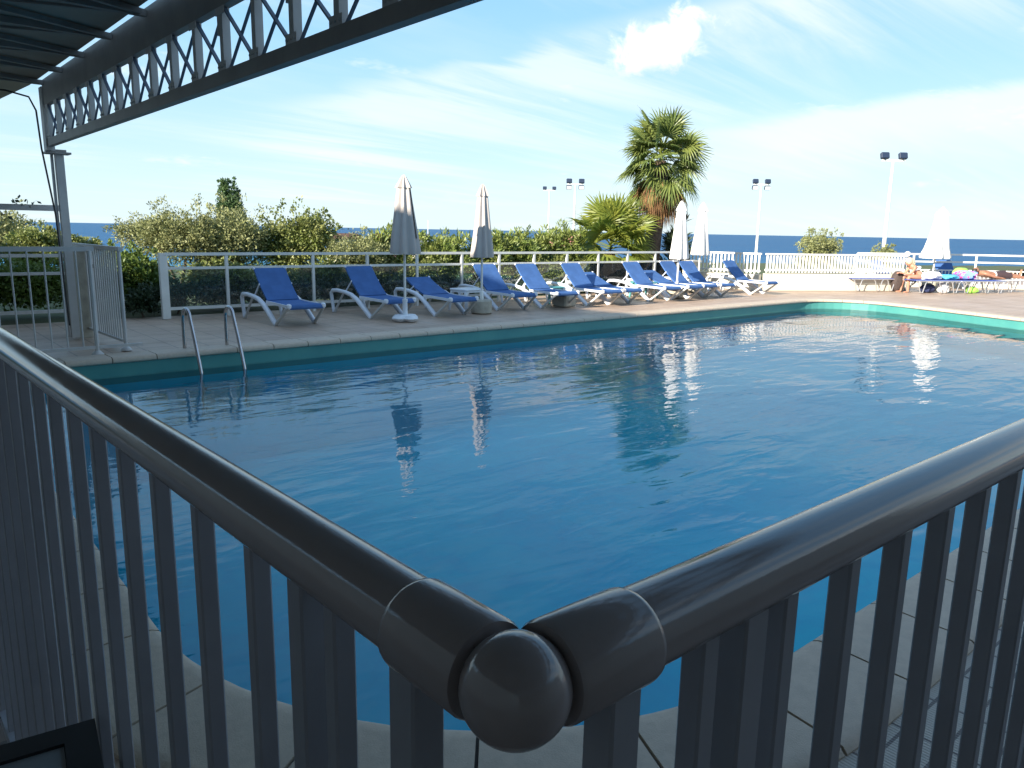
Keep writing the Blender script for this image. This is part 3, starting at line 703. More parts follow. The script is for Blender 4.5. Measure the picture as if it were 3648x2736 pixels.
fx = [4.10, 5.12, 6.75, 7.90, 9.05, 10.18, 11.20, 12.22, 13.25, 14.30, 15.35, 16.40, 17.35]
fpts = [(x, 13.92 - (x - 4.1) * 0.046) for x in fx]
glass_fence('glass_fence', 'long white framed glass fence behind the row of blue loungers', fpts, 1.10, 0.86, 0.17)
mb = MB(); mb.box((4.03, 13.9, 0.56), (0.09, 0.09, 1.12)); mb.build('end_post', M['whitemetal'], bpy.data.objects['glass_fence'])
glass_fence('post_and_rail_fence', 'grey post and rail fence in front of the dark hedge at far left', [(-0.9, 14.25), (0.4, 14.2), (1.62, 14.15), (2.75, 14.1), (3.05, 14.1)], 1.08, 0.80, 0.20, m=M['greymetal'], glass=False)

# ------------------------------------------------------------------ pool ladder
ld = thing('pool_ladder', 'stainless steel pool ladder with two hooped handrails at the far pool edge', 'ladder', (3.45, 10.2, 0))
for x in (3.19, 3.74):
    pts = [(x, 10.27, -0.01), (x, 10.27, 0.30)]
    for i in range(0, 11):
        a = PI - PI * i / 10 * 0.94; pts.append((x, 10.13 - 0.14 * math.cos(a), 0.42 + 0.125 * math.sin(a)))
    pts += [(x, 9.86, 0.18), (x, 9.74, -0.10), (x, 9.68, -0.25), (x, 9.66, -0.45), (x, 9.66, -0.72)]
    mb = MB(); mb.tube(pts, 0.0235, 12); mb.build('handrail', M['chrome'], ld, smooth=True)
for z in (-0.42, -0.66):
    mb = MB(); mb.box((3.465, 9.66, z), (0.50, 0.08, 0.03), bev=0.008); mb.build('step', M['chrome'], ld)

# ------------------------------------------------------------------ loungers
def make_lounger(back_z, back_u, label):
    t = thing('sun_lounger', label, 'lounger', (0, 0, 0), group='blue loungers in a row along the far side of the pool')
    for sx in (-1, 1):
        x = sx * 0.345
        s = MB()                                                       # wide moulded armrest rising from the rear foot and sweeping down to the front foot
        s.tube([(x, 1.78, 0.0), (x, 1.84, 0.26), (x, 1.86, 0.36), (x, 1.80, 0.415), (x, 1.62, 0.425), (x, 1.35, 0.41), (x, 1.12, 0.375), (x, 0.92, 0.295), (x, 0.74, 0.195), (x, 0.58, 0.09), (x, 0.44, 0.0)],
               [0.030, 0.033, 0.035, 0.036, 0.037, 0.038, 0.042, 0.045, 0.046, 0.045, 0.042], 10)
        s.build('arm_frame', M['plastic'], t, smooth=True, local=True)
        s = MB(); s.tube([(x, 0.46, 0.004), (x * 0.98, 0.34, 0.09), (x * 0.95, 0.16, 0.22), (x * 0.93, 0.06, 0.305)], [0.034, 0.026, 0.024, 0.028], 8); s.build('leg', M['plasticside'], t, smooth=True, local=True)
        s = MB(); s.tube([(x, 1.74, 0.005), (x * 0.95, 1.60, 0.2), (x * 0.93, 1.46, 0.36)], [0.026, 0.02, 0.02], 8); s.build('leg', M['plasticside'], t, smooth=True, local=True)
        s = MB(); s.box((sx * 0.300, 0.035, 0.335), (0.075, 0.085, 0.085), bev=0.02); s.build('end_cap', M['plastic'], t, local=True)
        s = MB(); s.tube([(sx * 0.29, back_u * 0.52 + 0.45, back_z * 0.55 + 0.14), (sx * 0.30, 1.42, 0.40)], 0.014, 6); s.build('prop', M['plastic'], t, local=True)
        s = MB(); s.ball((sx * 0.285, back_u + 0.005, back_z - 0.01), 0.026, 10, 6); s.build('knob', M['plastic'], t, smooth=True, local=True)
    # fabric seat: a thick sling folded over the front bar
    top = [(0.0, 0.315), (0.01, 0.345), (0.04, 0.365), (0.25, 0.352), (0.50, 0.345), (0.75, 0.350), (0.92, 0.365)]
    bot = [(0.92, 0.335), (0.75, 0.322), (0.50, 0.317), (0.25, 0.322), (0.07, 0.325), (0.045, 0.285), (0.015, 0.285)]
    s = MB(); s.prism(top + bot, -0.295, 0.295); s.build('seat', M['sling'], t, local=True)
    p0, p1 = Vector((0.90, 0.375)), Vector((back_u, back_z)); d = (p1 - p0); nrm = Vector((-d.y, d.x)).normalized() * -1
    k = [p0 + d * q + nrm * (0.022 * math.sin(PI * q)) for q in (0, .2, .4, .6, .8, .97, 1.0)]
    s = MB(); s.prism([tuple(a) for a in k] + [tuple(a + nrm * 0.030) for a in reversed(k)], -0.285, 0.285); s.build('backrest', M['sling'], t, local=True)
    for sx in (-1, 1):
        s = MB(); s.bar((sx * 0.302, 0.08, 0.33), (sx * 0.302, 0.90, 0.345), 0.022, 0.045); s.build('side_rail', M['plastic'], t, local=True)
    return t
hi = make_lounger(0.885, 1.42, 'nearest blue lounger, back raised, beyond the ladder and fully shaded')
lo = make_lounger(0.655, 1.58, 'low reclined blue lounger in shade, between the parasol in front and white table')
hi.location = (5.58, 11.66, 0)
lo.location = (8.60, 11.42, 0)
H = [(7.41, 11.72, 0.035, 'upright blue lounger in full shade, left of the nearest parasol pole'),
     (10.27, 11.62, -0.04, 'blue lounger behind the second parasol, only the top of its back sunlit'),
     (11.37, 11.50, -0.02, 'blue lounger with a diagonal shadow across its back, drum base under it'),
     (12.65, 11.40, -0.03, 'sunlit upright blue lounger, first whose seat is fully in sun'),
     (14.78, 11.42, -0.03, 'sunlit upright blue lounger with a teal table behind its seat'),
     (16.35, 11.48, 0.02, 'sunlit upright blue lounger right behind a white parasol pole'),
     (17.05, 11.45, -0.03, 'sunlit blue lounger overlapped by the one behind the white parasol pole'),
     (19.05, 11.40, 0.05, 'last blue lounger of the row, standing apart by the white wall')]
for x, y, rz, lb in H: dup(hi, (x, y, 0), rz, lb)
for x, y, rz, lb in [(13.36, 11.42, 0.0, 'low reclined sunlit lounger between the first two fully sunlit upright ones'),
                     (15.70, 11.45, 0.0, 'low reclined sunlit lounger left of the white parasol pole')]: dup(lo, (x, y, 0), rz, lb)

# white side table and teal low tables
def moulded_table(name, label, loc, w, h, m, rz=0.0, group=None):
    t = thing(name, label, 'table', loc, rz, group)
    s = MB(); s.box((0, 0, h - 0.02), (w, w, 0.04), bev=0.015); s.box((0, 0, h - 0.055), (w * 0.92, w * 0.92, 0.03)); s.build('tabletop', m, t, local=True)
    for a in (-1, 1):
        for b in (-1, 1):
            s = MB(); s.tube([(a * w * 0.40, b * w * 0.40, h - 0.05), (a * w * 0.46, b * w * 0.46, h * 0.5), (a * w * 0.49, b * w * 0.49, 0)], [0.045, 0.030, 0.024], 6); s.build('leg', m, t, local=True)
    return t
moulded_table('side_table', 'square white plastic side table between shaded loungers', (9.42, 12.45, 0), 0.50, 0.44, M['plastic'], 0.1)
moulded_table('low_table', 'dark teal low table in the gap by the diagonally shaded lounger', (12.0, 12.75, 0), 0.50, 0.38, M['teal'], 0.05, 'teal low tables between loungers')
moulded_table('low_table', 'sunlit teal low table beside the lounger left of the white parasol', (15.15, 12.65, 0), 0.50, 0.40, M['teal'], 0.1, 'teal low tables between loungers')

# ------------------------------------------------------------------ parasols
def parasol(label, loc, top, cbot, r0, m, base, lean=(0, 0), rz=0.0, famp=0.15, flare=1.0):
    t = thing('folded_parasol', label, 'parasol', loc, rz, 'folded parasols by the pool')
    H_ = top - cbot
    s = MB(); s.tube([(0, 0, 0.08), (lean[0] * top, lean[1] * top, top - 0.08)], 0.022, 10); s.build('pole', M['whitemetal'], t, smooth=True, local=True)
    prof = [(0.03, cbot + H_ * 0.02), (r0 * 0.93 * flare, cbot), (r0 * 0.97 * flare, cbot + H_ * 0.03), (r0 * 0.86, cbot + H_ * 0.2), (r0 * 0.68, cbot + H_ * 0.45), (r0 * 0.52, cbot + H_ * 0.68), (r0 * 0.40, cbot + H_ * 0.86), (0.015, cbot + H_ * 0.94)]
    s = MB(); s.lathe(prof, (0, 0, 0), 64, fold=8, famp=famp, lean=lean); c = s.build('canopy', m, t, smooth=True, local=True)
    s = MB(); s.lathe([(r0 * 0.50, cbot + H_ * 0.835), (r0 * 0.40, cbot + H_ * 0.88), (0.035, cbot + H_ * 0.975), (0.012, cbot + H_)], (0, 0, 0), 32, fold=8, famp=0.22, lean=lean); s.build('top_cap', m, t, smooth=True, local=True)
    for k in range(2 if m is M['canvas'] else 0):
        a = R(-62 + 32 * k); s = MB()
        q = [(1.04 * r_ * math.cos(a) + lean[0] * z, 1.04 * r_ * math.sin(a) + lean[1] * z, z) for r_, z in prof[3:7]]; s.tube(q, 0.010, 5); s.build('tie_cord', M['tie'], c, local=True)
    if base == 'cross':
        s = MB(); s.box((0, 0, 0.055), (0.50, 0.24, 0.11), bev=0.05); s.box((0, 0, 0.052), (0.24, 0.50, 0.105), bev=0.05); s.build('base', M['whiteconc'], t, smooth=True, local=True)
        s = MB(); s.lathe([(0.055, 0.10), (0.045, 0.14), (0.042, 0.33), (0.048, 0.34), (0.048, 0.385), (0.026, 0.39)], (0, 0, 0), 16); s.build('base_tube', M['whiteconc'], t, smooth=True, local=True)
    elif base == 'drum':
        s = MB(); s.lathe([(0.19, 0.0), (0.21, 0.02), (0.205, 0.24), (0.18, 0.26), (0.03, 0.262)], (0, 0, 0), 24); s.build('base', M['concrete'], t, smooth=True, local=True)
        s = MB(); s.lathe([(0.035, 0.26), (0.032, 0.42), (0.024, 0.43)], (0, 0, 0), 12); s.build('base_tube', M['whitemetal'], t, smooth=True, local=True)
    else:
        s = MB(); s.box((0, 0, 0.13), (0.42, 0.42, 0.26), bev=0.03); s.build('base', M['concrete'], t, local=True)
        s = MB(); s.lathe([(0.035, 0.25), (0.032, 0.42), (0.024, 0.43)], (0, 0, 0), 12); s.build('base_tube', M['whitemetal'], t, smooth=True, local=True)
    return t
parasol('ecru folded parasol, lower part shaded, on a white cross base before the loungers', (7.36, 11.52, 0), 2.50, 1.17, 0.245, M['canvas'], 'cross', rz=0.2)
parasol('ecru folded parasol, mostly sunlit, on a round cream drum base', (9.34, 11.86, 0), 2.46, 1.08, 0.215, M['canvas'], 'drum', rz=0.5)
parasol('white folded parasol in full sun in front of the palm trunk', (15.93, 12.22, 0), 2.40, 0.97, 0.225, M['whitecanvas'], 'block', rz=0.1)
parasol('white folded parasol with a grey pointed shadow on it', (17.95, 13.05, 0), 2.45, 1.03, 0.235, M['whitecanvas'], 'block', rz=0.3)
parasol('leaning white folded parasol flared open at the bottom, behind the sunbathers', (25.9, 10.0, 0), 2.56, 0.98, 0.36, M['whitecanvas'], 'block', lean=(0.03, -0.02), rz=0.0, famp=0.20, flare=1.12)
t = thing('parasol_base', 'square grey empty parasol base in shade under a lounger end', 'parasol base', (11.75, 12.02, 0), 0.1)
mb = MB(); mb.box((0, 0, 0.125), (0.40, 0.40, 0.25), bev=0.03); mb.build('block', M['concrete'], t, local=True)
mb = MB(); mb.lathe([(0.035, 0.24), (0.032, 0.40), (0.02, 0.40)], (0, 0, 0), 12); mb.build('tube', M['whitemetal'], t, local=True)

# ------------------------------------------------------------------ white parapet walls with balustrades
def parapet(name, label, p, q, h, zt, nb, thick=0.18, sub=0.10):
    t = thing(name, label, 'wall', (p[0], p[1], 0)); P, Q = Vector((*p, 0)), Vector((*q, 0)); d = (Q - P).normalized()
    s = MB(); s.bar(P + Vector((0, 0, h / 2)), Q + Vector((0, 0, h / 2)), thick, h); s.build('wall', M['render'], t)
    s = MB(); s.bar(P + Vector((0, 0, zt)), Q + Vector((0, 0, zt)), 0.075, 0.05); s.build('top_rail', M['whitemetal'], t)
    s = MB(); s.bar(P + Vector((0, 0, h + sub)), Q + Vector((0, 0, h + sub)), 0.05, 0.05); s.build('lower_rail', M['whitemetal'], t)
    for i in range(nb):
        c = P.lerp(Q, (i + 0.5) / nb); s = MB(); s.box((c.x, c.y, (h + zt) / 2), (0.048, 0.030, zt - h - 0.05), rz=math.atan2(d.y, d.x)); s.build('baluster', M['whitemetal'], t)
    return t
parapet('parapet_wall', 'cream parapet wall with white slatted balustrade facing the far pool corner', (20.42, 12.52), (24.55, 10.30), 0.50, 1.06, 44)
parapet('side_parapet_wall', 'white slatted parapet receding behind the last lounger of the row', (20.35, 12.62), (19.75, 15.6), 0.46, 1.06, 26)
mb = MB(); pw_ = thing('wall_pillar', 'short white pillar at the end of the glass fence', 'pillar', (18.55, 13.75, 0)); mb.box((18.55, 13.75, 0.40), (0.5, 0.24, 0.80)); mb.box((18.55, 13.75, 0.825), (0.56, 0.30, 0.05)); mb.build('shaft', M['render'], pw_)
# railing on the seaward side, right
rr2 = thing('sea_railing', 'white double rail fence with slatted foot behind the sunbathers', 'fence', (26.6, 11.0, 0))
rp = [(25.0, 12.0), (26.75, 10.95), (28.35, 9.62), (29.4, 8.4), (30.4, 7.2), (31.4, 6.0)]
for a, b in zip(rp[:-1], rp[1:]):
    A_, B_ = Vector((*a, 0)), Vector((*b, 0))
    for z, w in ((1.08, 0.055), (0.84, 0.05)):
        s = MB(); s.bar(A_ + Vector((0, 0, z)), B_ + Vector((0, 0, z)), 0.05, w); s.build('rail', M['whitemetal'], rr2)
    s = MB(); s.bar(A_ + Vector((0, 0, 0.57)), B_ + Vector((0, 0, 0.57)), 0.04, 0.04); s.build('rail', M['whitemetal'], rr2)
    s = MB(); s.bar(A_ + Vector((0, 0, 0.07)), B_ + Vector((0, 0, 0.07)), 0.10, 0.14); s.build('kerb', M['render'], rr2)
    for z in (0.0,):
        s = MB(); s.box((A_.x, A_.y, 0.54), (0.055, 0.055, 1.08)); s.build('post', M['whitemetal'], rr2)
    n = int((B_ - A_).length / 0.115)
    for i in range(n):
        c = A_.lerp(B_, (i + 0.5) / n); s = MB(); s.box((c.x, c.y, 0.35), (0.028, 0.028, 0.42)); s.build('slat', M['whitemetal'], rr2)
gl_ = thing('globe_lamp', 'white globe lamp on a short post at the end of the parapet', 'lamp', (24.95, 10.42, 0))
mb = MB(); mb.ball((24.95, 10.42, 1.10), 0.088, 20, 12); mb.build('globe', M['globe'], gl_, smooth=True)
mb = MB(); mb.tube([(24.95, 10.42, 0), (24.95, 10.42, 0.98)], 0.028, 8); mb.lathe([(0.06, 0.95), (0.05, 0.985)], (24.95, 10.42, 0), 10); mb.build('post', M['whitemetal'], gl_)

# ------------------------------------------------------------------ low sun beds and the sunbathers' things
BED = math.atan2(-0.46, 0.89)
def sun_bed(label, loc, rz, m, L=1.85, h=0.36, raise_=0.0, group='low metal sun beds by the sea wall'):
    t = thing('sun_bed', label, 'sun bed', loc, rz, group)
    for sy in (-0.28, 0.28):
        s = MB(); s.tube([(0.02, sy, h), (L, sy, h)], 0.016, 8); s.build('side_tube', M['alu'], t, local=True)
        for xx in (0.10, L * 0.52, L - 0.30):
            s = MB(); s.tube([(xx - 0.06, sy, h), (xx, sy, h - 0.05), (xx + 0.08, sy * 1.0, 0.02), (xx + 0.16, sy, 0.02), (xx + 0.24, sy, h - 0.05), (xx + 0.30, sy, h)], 0.015, 6); s.build('leg', M['alu'], t, local=True)
    s = MB(); s.prism([(-0.265, h + 0.012), (0.265, h + 0.012), (0.265, h + 0.028), (-0.265, h + 0.028)], 0.03, L - 0.02); s.build('sling', m, t, local=True)
    return t
sun_bed('faded blue flat sun bed standing alone before the parapet wall', (22.78, 11.22, 0), BED, M['slingold'], L=1.55)
sun_bed('low sun bed with the seated woman and a white towel on it', (23.80, 9.80, 0), BED - 0.02, M['slingold'], L=1.55)
sun_bed('low sun bed with a pink patterned towel on it', (25.10, 9.05, 0), BED, M['slingold'], L=1.60)
sun_bed('low sun bed under the man lying on his back', (26.15, 8.92, 0), BED - 0.05, M['whitecloth'], L=1.95)
lf = dup(hi, (27.05, 9.55, 0), R(-40.6 - 4), 'blue lounger facing the pool behind the sun beds, back raised'); lf['group'] = 'blue loungers by the sea wall'
lf2 = dup(hi, (24.55, 10.05, 0), R(-40.6 + 25), 'blue lounger back showing just left of the seated woman'); lf2['group'] = 'blue loungers by the sea wall'

def lumpy(name, label, cat, c, d, m, rz=0.0, seed=0, amp=0.18):
    """crumpled cloth or a soft bag"""
    o = MB(); rnd = random.Random(seed); n, k = 18, 10; vs = []; fs = []
    ph = [rnd.uniform(0, 6.28) for _ in range(6)]
    for i in range(k + 1):
        t = PI * i / k
        for j in range(n):
            a = 2 * PI * j / n; w = 1 + amp * (math.sin(3 * a + ph[0]) * math.sin(2 * t + ph[1]) + 0.7 * math.sin(5 * a + ph[2] + t * 3)) * math.sin(t)
            sx_ = math.copysign(abs(math.cos(a)) ** 0.7, math.cos(a)); sy_ = math.copysign(abs(math.sin(a)) ** 0.7, math.sin(a))
            x, y, z = d[0] / 2 * sx_ * math.sin(t) ** 0.6 * w, d[1] / 2 * sy_ * math.sin(t) ** 0.6 * w, d[2] / 2 * math.cos(t) * (1 + 0.5 * (w - 1))
            vs.append((x * math.cos(rz) - y * math.sin(rz), x * math.sin(rz) + y * math.cos(rz), z + d[2] / 2))
    for i in range(k):
        for j in range(n): fs.append((i * n + j, (i + 1) * n + j, (i + 1) * n + (j + 1) % n, i * n + (j + 1) % n))
    o.add(vs, fs); ob = o.build(name, m, None, smooth=True); ob.location = c; return tag(ob, label, cat)
lumpy('beach_towel', 'white towel heaped behind the seated woman', 'towel', (24.62, 9.50, 0.385), (0.50, 0.45, 0.24), M['whitecloth'], BED, 1)
lumpy('beach_towel', 'crumpled turquoise towel on the foot of a sun bed', 'towel', (25.05, 9.20, 0.385), (0.50, 0.45, 0.16), M['tealcloth'], BED, 2)
lumpy('beach_towel', 'pink and blue patterned towel piled on a sun bed', 'towel', (25.55, 8.93, 0.385), (0.62, 0.42, 0.28), M['towel'], BED, 3, 0.3)
lumpy('cushion', 'lime green cushion behind the lying man', 'cushion', (26.10, 9.25, 0.385), (0.48, 0.30, 0.34), M['lime'], BED, 4, 0.08)
lumpy('beach_bag', 'lime green bag on the deck under a sun bed', 'bag', (25.70, 8.75, -0.01), (0.34, 0.25, 0.20), M['lime'], BED, 5)
lumpy('beach_bag', 'dark brown bag standing at the seated woman\'s feet', 'bag', (24.12, 10.28, -0.01), (0.34, 0.30, 0.62), M['bagbrown'], BED, 6, 0.08)
lumpy('beach_bag', 'navy blue bag on the deck under the woman\'s sun bed', 'bag', (24.55, 9.55, -0.01), (0.45, 0.25, 0.26), M['navy'], BED, 7)
lumpy('beach_bag', 'pale blue and white bag beside the end of the woman\'s sun bed', 'bag', (24.80, 9.22, -0.01), (0.30, 0.25, 0.30), M['whitecloth'], BED, 8)

# ------------------------------------------------------------------ people
def skin_body(name, joints, edges, m, parent, sub=2):
    me = bpy.data.meshes.new(name); names = list(joints); idx = {k: i for i, k in enumerate(names)}
    me.from_pydata([joints[k][0] for k in names], [(idx[a], idx[b]) for a, b in edges], []); me.update()
    o = bpy.data.objects.new(name, me); COL.objects.link(o); o.parent = parent
    md = o.modifiers.new('skin', 'SKIN'); md.use_smooth_shade = True
    for i, k in enumerate(names):
        r_ = joints[k][1]; sv = me.skin_vertices[0].data[i]; sv.radius = r_ if isinstance(r_, tuple) else (r_, r_); sv.use_root = (k == 'pelvis')
    ss = o.modifiers.new('sub', 'SUBSURF'); ss.levels = sub; ss.render_levels = sub
    me.materials.append(m); return o
def hand(J, E, wrist, pos, fwd, side, up, tagn):
    """palm, four fingers of unequal length and a thumb, slightly curled"""
    pos, fwd, side, up = (Vector(a) for a in (pos, fwd, side, up))
    J[tagn + 'palm'] = (tuple(pos + fwd * 0.045), (0.030, 0.016)); E.append((wrist, tagn + 'palm'))
    for i, (o_, l_) in enumerate(((-0.027, 0.066), (-0.009, 0.075), (0.009, 0.071), (0.026, 0.056))):
        a = pos + fwd * 0.088 + side * o_; b = a + fwd * l_ * 0.55 - up * 0.008; c = b + fwd * l_ * 0.4 - up * 0.022
        k = tagn + 'f%d' % i; J[k + 'a'] = (tuple(a), 0.0095); J[k + 'b'] = (tuple(b), 0.0085); J[k + 'c'] = (tuple(c), 0.007)
        E += [(tagn + 'palm', k + 'a'), (k + 'a', k + 'b'), (k + 'b', k + 'c')]
    a = pos + fwd * 0.035 - side * 0.038; b = a + fwd * 0.03 - side * 0.015 - up * 0.008
    J[tagn + 'ta'] = (tuple(a), 0.011); J[tagn + 'tb'] = (tuple(b), 0.009); E += [(tagn + 'palm', tagn + 'ta'), (tagn + 'ta', tagn + 'tb')]
def head_shape(name, m, parent, c, face, up, rad=0.1):
    """skull with brow, nose, chin, ears; local axes: face = forwards"""
    c, f_, u_ = Vector(c), Vector(face).normalized(), Vector(up).normalized(); s_ = f_.cross(u_).normalized(); u_ = s_.cross(f_).normalized()
    s = MB(); vs = []; fs = []; n, k = 24, 16
    for i in range(k + 1):
        t = PI * i / k
        for j in range(n):
            a = 2 * PI * j / n; x = math.sin(t) * math.cos(a); y = math.sin(t) * math.sin(a); z = math.cos(t)
            jaw = max(0.0, -z); X = x * 0.095 * (1 - 0.10 * jaw) ; Y = y * 0.075 * (1 - 0.34 * jaw); Z = z * 0.118
            if x > 0.80 and -0.35 < z < 0.15: X += 0.020 * max(0, 1 - abs(y) / 0.25)          # nose
            if x > 0.75 and 0.05 < z < 0.3 and 0.15 < abs(y) < 0.5: X -= 0.007                    # eye sockets
            if x > 0.70 and -0.62 < z < -0.45 and abs(y) < 0.3: X += 0.005                        # lips
            if z < -0.75 and x > 0: X += 0.014                                                    # chin
            if abs(y) > 0.93 and -0.25 < z < 0.2: Y *= 1.16                                      # ears
            vs.append(c + f_ * X + s_ * Y + u_ * Z)
    for i in range(k):
        for j in range(n): fs.append((i * n + j, (i + 1) * n + j, (i + 1) * n + (j + 1) % n, i * n + (j + 1) % n))
    s.add(vs, fs); return s, (c, f_, s_, u_)
def eyes_mouth(ctx, parent):
    c, f_, s_, u_ = ctx
    for k in (-1, 1):
        s = MB(); s.ball(c + f_ * 0.080 + s_ * (0.030 * k) + u_ * 0.012, 0.012, 10, 8); s.build('eye', M['darkhair'], parent, smooth=True, local=True)

# woman sitting on the end of the sun bed, leaning forward with elbows on her knees; local frame: +x = facing, +y = her left, z up
wm = thing('person', 'woman in a white bikini with pale blonde hair, sitting forward on a sun bed end', 'person', (24.42, 9.80, -0.02), R(139.4 + 6))
J = {'pelvis': ((-0.05, 0, 0.475), (0.135, 0.115)), 'belly': ((0.03, 0, 0.59), (0.115, 0.095)), 'chest': ((0.15, 0, 0.70), (0.120, 0.095)), 'collar': ((0.24, 0, 0.795), (0.085, 0.065)),
     'neck': ((0.30, 0, 0.845), 0.042), 'skull': ((0.335, 0, 0.885), 0.045)}
E = [('pelvis', 'belly'), ('belly', 'chest'), ('chest', 'collar'), ('collar', 'neck'), ('neck', 'skull')]
for s_, tg in ((1, 'l'), (-1, 'r')):
    J.update({tg + 'hip': ((0.0, s_ * 0.095, 0.465), 0.090), tg + 'thigh': ((0.20, s_ * 0.11, 0.475), 0.075), tg + 'knee': ((0.40, s_ * 0.12, 0.475), 0.056),
              tg + 'calf': ((0.385 + 0.04 * (s_ < 0), s_ * 0.12, 0.30), 0.050), tg + 'ankle': ((0.37 + 0.08 * (s_ < 0), s_ * 0.12, 0.075), 0.032), tg + 'heel': ((0.365 + 0.08 * (s_ < 0), s_ * 0.12, 0.034), 0.030), tg + 'toe': ((0.52 + 0.08 * (s_ < 0), s_ * 0.135, 0.020), (0.038, 0.018)),
              tg + 'shoulder': ((0.225, s_ * 0.152, 0.755), 0.050), tg + 'elbow': ((0.36, s_ * 0.15, 0.565), 0.037), tg + 'wrist': ((0.56, s_ * 0.045, 0.585), 0.024)})
    E += [('pelvis', tg + 'hip'), (tg + 'hip', tg + 'thigh'), (tg + 'thigh', tg + 'knee'), (tg + 'knee', tg + 'calf'), (tg + 'calf', tg + 'ankle'), (tg + 'ankle', tg + 'heel'), (tg + 'heel', tg + 'toe'),
          ('collar', tg + 'shoulder'), (tg + 'shoulder', tg + 'elbow'), (tg + 'elbow', tg + 'wrist')]
    hand(J, E, tg + 'wrist', (0.565, s_ * 0.043, 0.587), (0.93, -0.28 * s_, 0.05), (0.28, 0.93 * -s_, 0), (0, 0, 1), tg)
skin_body('body', J, E, M['skin'], wm)
s, ctx = head_shape('head', M['skin'], wm, (0.365, 0, 0.905), (0.90, 0, -0.44), (0.44, 0, 0.90)); hd = s.build('head', M['skin'], wm, smooth=True, local=True); eyes_mouth(ctx, hd)
mb = MB(); c, f_, s_, u_ = ctx
mb.ball(c - f_ * 0.022 + u_ * 0.022, 0.112, 22, 14, (0.98, 0.86, 1.02)); mb.ball(c - f_ * 0.10 - u_ * 0.03, 0.075, 16, 10, (1.0, 0.95, 1.25)); mb.ball(c - f_ * 0.125 - u_ * 0.10, 0.05, 14, 8, (1, 1, 1.3)); mb.build('hair', M['blonde'], wm, smooth=True, local=True)
mb = MB(); mb.lathe([(0.15, 0.40), (0.158, 0.44), (0.150, 0.52), (0.142, 0.545)], (-0.06, 0, 0), 22); mb.build('bikini_bottom', M['whitecloth'], wm, smooth=True, local=True)
ring = []
for k in range(25):
    a = 2 * PI * k / 24; ring.append((0.125 + 0.118 * math.cos(a), 0.142 * math.sin(a), 0.715 - 0.055 * math.cos(a)))
mb = MB(); mb.tube(ring, 0.024, 8, cap=False); mb.build('bikini_top', M['whitecloth'], wm, smooth=True, local=True)

# man lying on his back, feet to the right; local frame: +x = towards the feet, z up, bed top at 0.39
mn = thing('person', 'man in dark shorts lying on his back on a sun bed, one foot raised', 'person', (26.32, 8.86, 0.0), BED - 0.05)
zb = 0.40
J = {'pelvis': ((0.66, 0, zb + 0.115), (0.155, 0.11)), 'belly': ((0.47, 0, zb + 0.125), (0.145, 0.105)), 'chest': ((0.27, 0, zb + 0.165), (0.165, 0.115)), 'collar': ((0.12, 0, zb + 0.19), (0.10, 0.07)), 'neck': ((0.06, 0, zb + 0.20), 0.052), 'skull': ((0.0, 0, zb + 0.215), 0.05)}
E = [('pelvis', 'belly'), ('belly', 'chest'), ('chest', 'collar'), ('collar', 'neck'), ('neck', 'skull')]
for s_, tg in ((1, 'l'), (-1, 'r')):
    up_ = 0.0 if s_ < 0 else 0.05
    J.update({tg + 'hip': ((0.74, s_ * 0.095, zb + 0.10), 0.095), tg + 'thigh': ((0.95, s_ * 0.11, zb + 0.095 + up_), 0.08), tg + 'knee': ((1.16, s_ * 0.12, zb + 0.085 + up_ * 1.6), 0.058),
              tg + 'calf': ((1.36, s_ * 0.12, zb + 0.075 + up_), 0.055), tg + 'ankle': ((1.58, s_ * 0.125, zb + 0.055 + up_), 0.036), tg + 'heel': ((1.63, s_ * 0.125, zb + 0.045 + up_), 0.036), tg + 'toe': ((1.70, s_ * 0.15, zb + 0.245 + up_), (0.04, 0.02)),
              tg + 'shoulder': ((0.15, s_ * 0.185, zb + 0.16), 0.062), tg + 'elbow': ((0.42, s_ * 0.262, zb + 0.07), 0.042), tg + 'wrist': ((0.63, s_ * 0.245, zb + 0.045), 0.028)})
    E += [('pelvis', tg + 'hip'), (tg + 'hip', tg + 'thigh'), (tg + 'thigh', tg + 'knee'), (tg + 'knee', tg + 'calf'), (tg + 'calf', tg + 'ankle'), (tg + 'ankle', tg + 'heel'), (tg + 'heel', tg + 'toe'),
          ('collar', tg + 'shoulder'), (tg + 'shoulder', tg + 'elbow'), (tg + 'elbow', tg + 'wrist')]
    hand(J, E, tg + 'wrist', (0.635, s_ * 0.245, zb + 0.045), (0.99, 0, -0.08), (0, -s_, 0), (0, 0, 1), tg)
skin_body('body', J, E, M['skin2'], mn)
s, ctx = head_shape('head', M['skin2'], mn, (-0.05, 0, zb + 0.245), (0.35, 0, 0.94), (-0.94, 0, 0.35)); hd = s.build('head', M['skin2'], mn, smooth=True, local=True); eyes_mouth(ctx, hd)
mb = MB(); c, f_, s_, u_ = ctx; mb.ball(c - f_ * 0.025 + u_ * 0.018, 0.108, 20, 12, (1.04, 0.80, 0.98)); mb.build('hair', M['darkhair'], mn, smooth=True, local=True)
mb = MB()
for s_ in (-1, 1): mb.tube([(0.58, s_ * 0.075, zb + 0.118), (0.72, s_ * 0.095, zb + 0.112), (0.98, s_ * 0.115, zb + 0.11 + (0.05 if s_ > 0 else 0)), (1.06, s_ * 0.118, zb + 0.105 + (0.06 if s_ > 0 else 0))], [0.118, 0.122, 0.098, 0.098], 16)
mb.build('shorts', M['darkcloth'], mn, smooth=True, local=True)
mb = MB(); mb.lathe([(0.13, 0.0), (0.142, 0.02), (0.142, 0.07), (0.13, 0.09)], (0, 0, 0), 20); wb = mb.build('waistband', M['whitecloth'], mn, smooth=True, local=True); wb.rotation_euler = (0, R(90), 0); wb.location = (0.53, 0, zb + 0.115); wb.scale = (0.85, 1.1, 1)

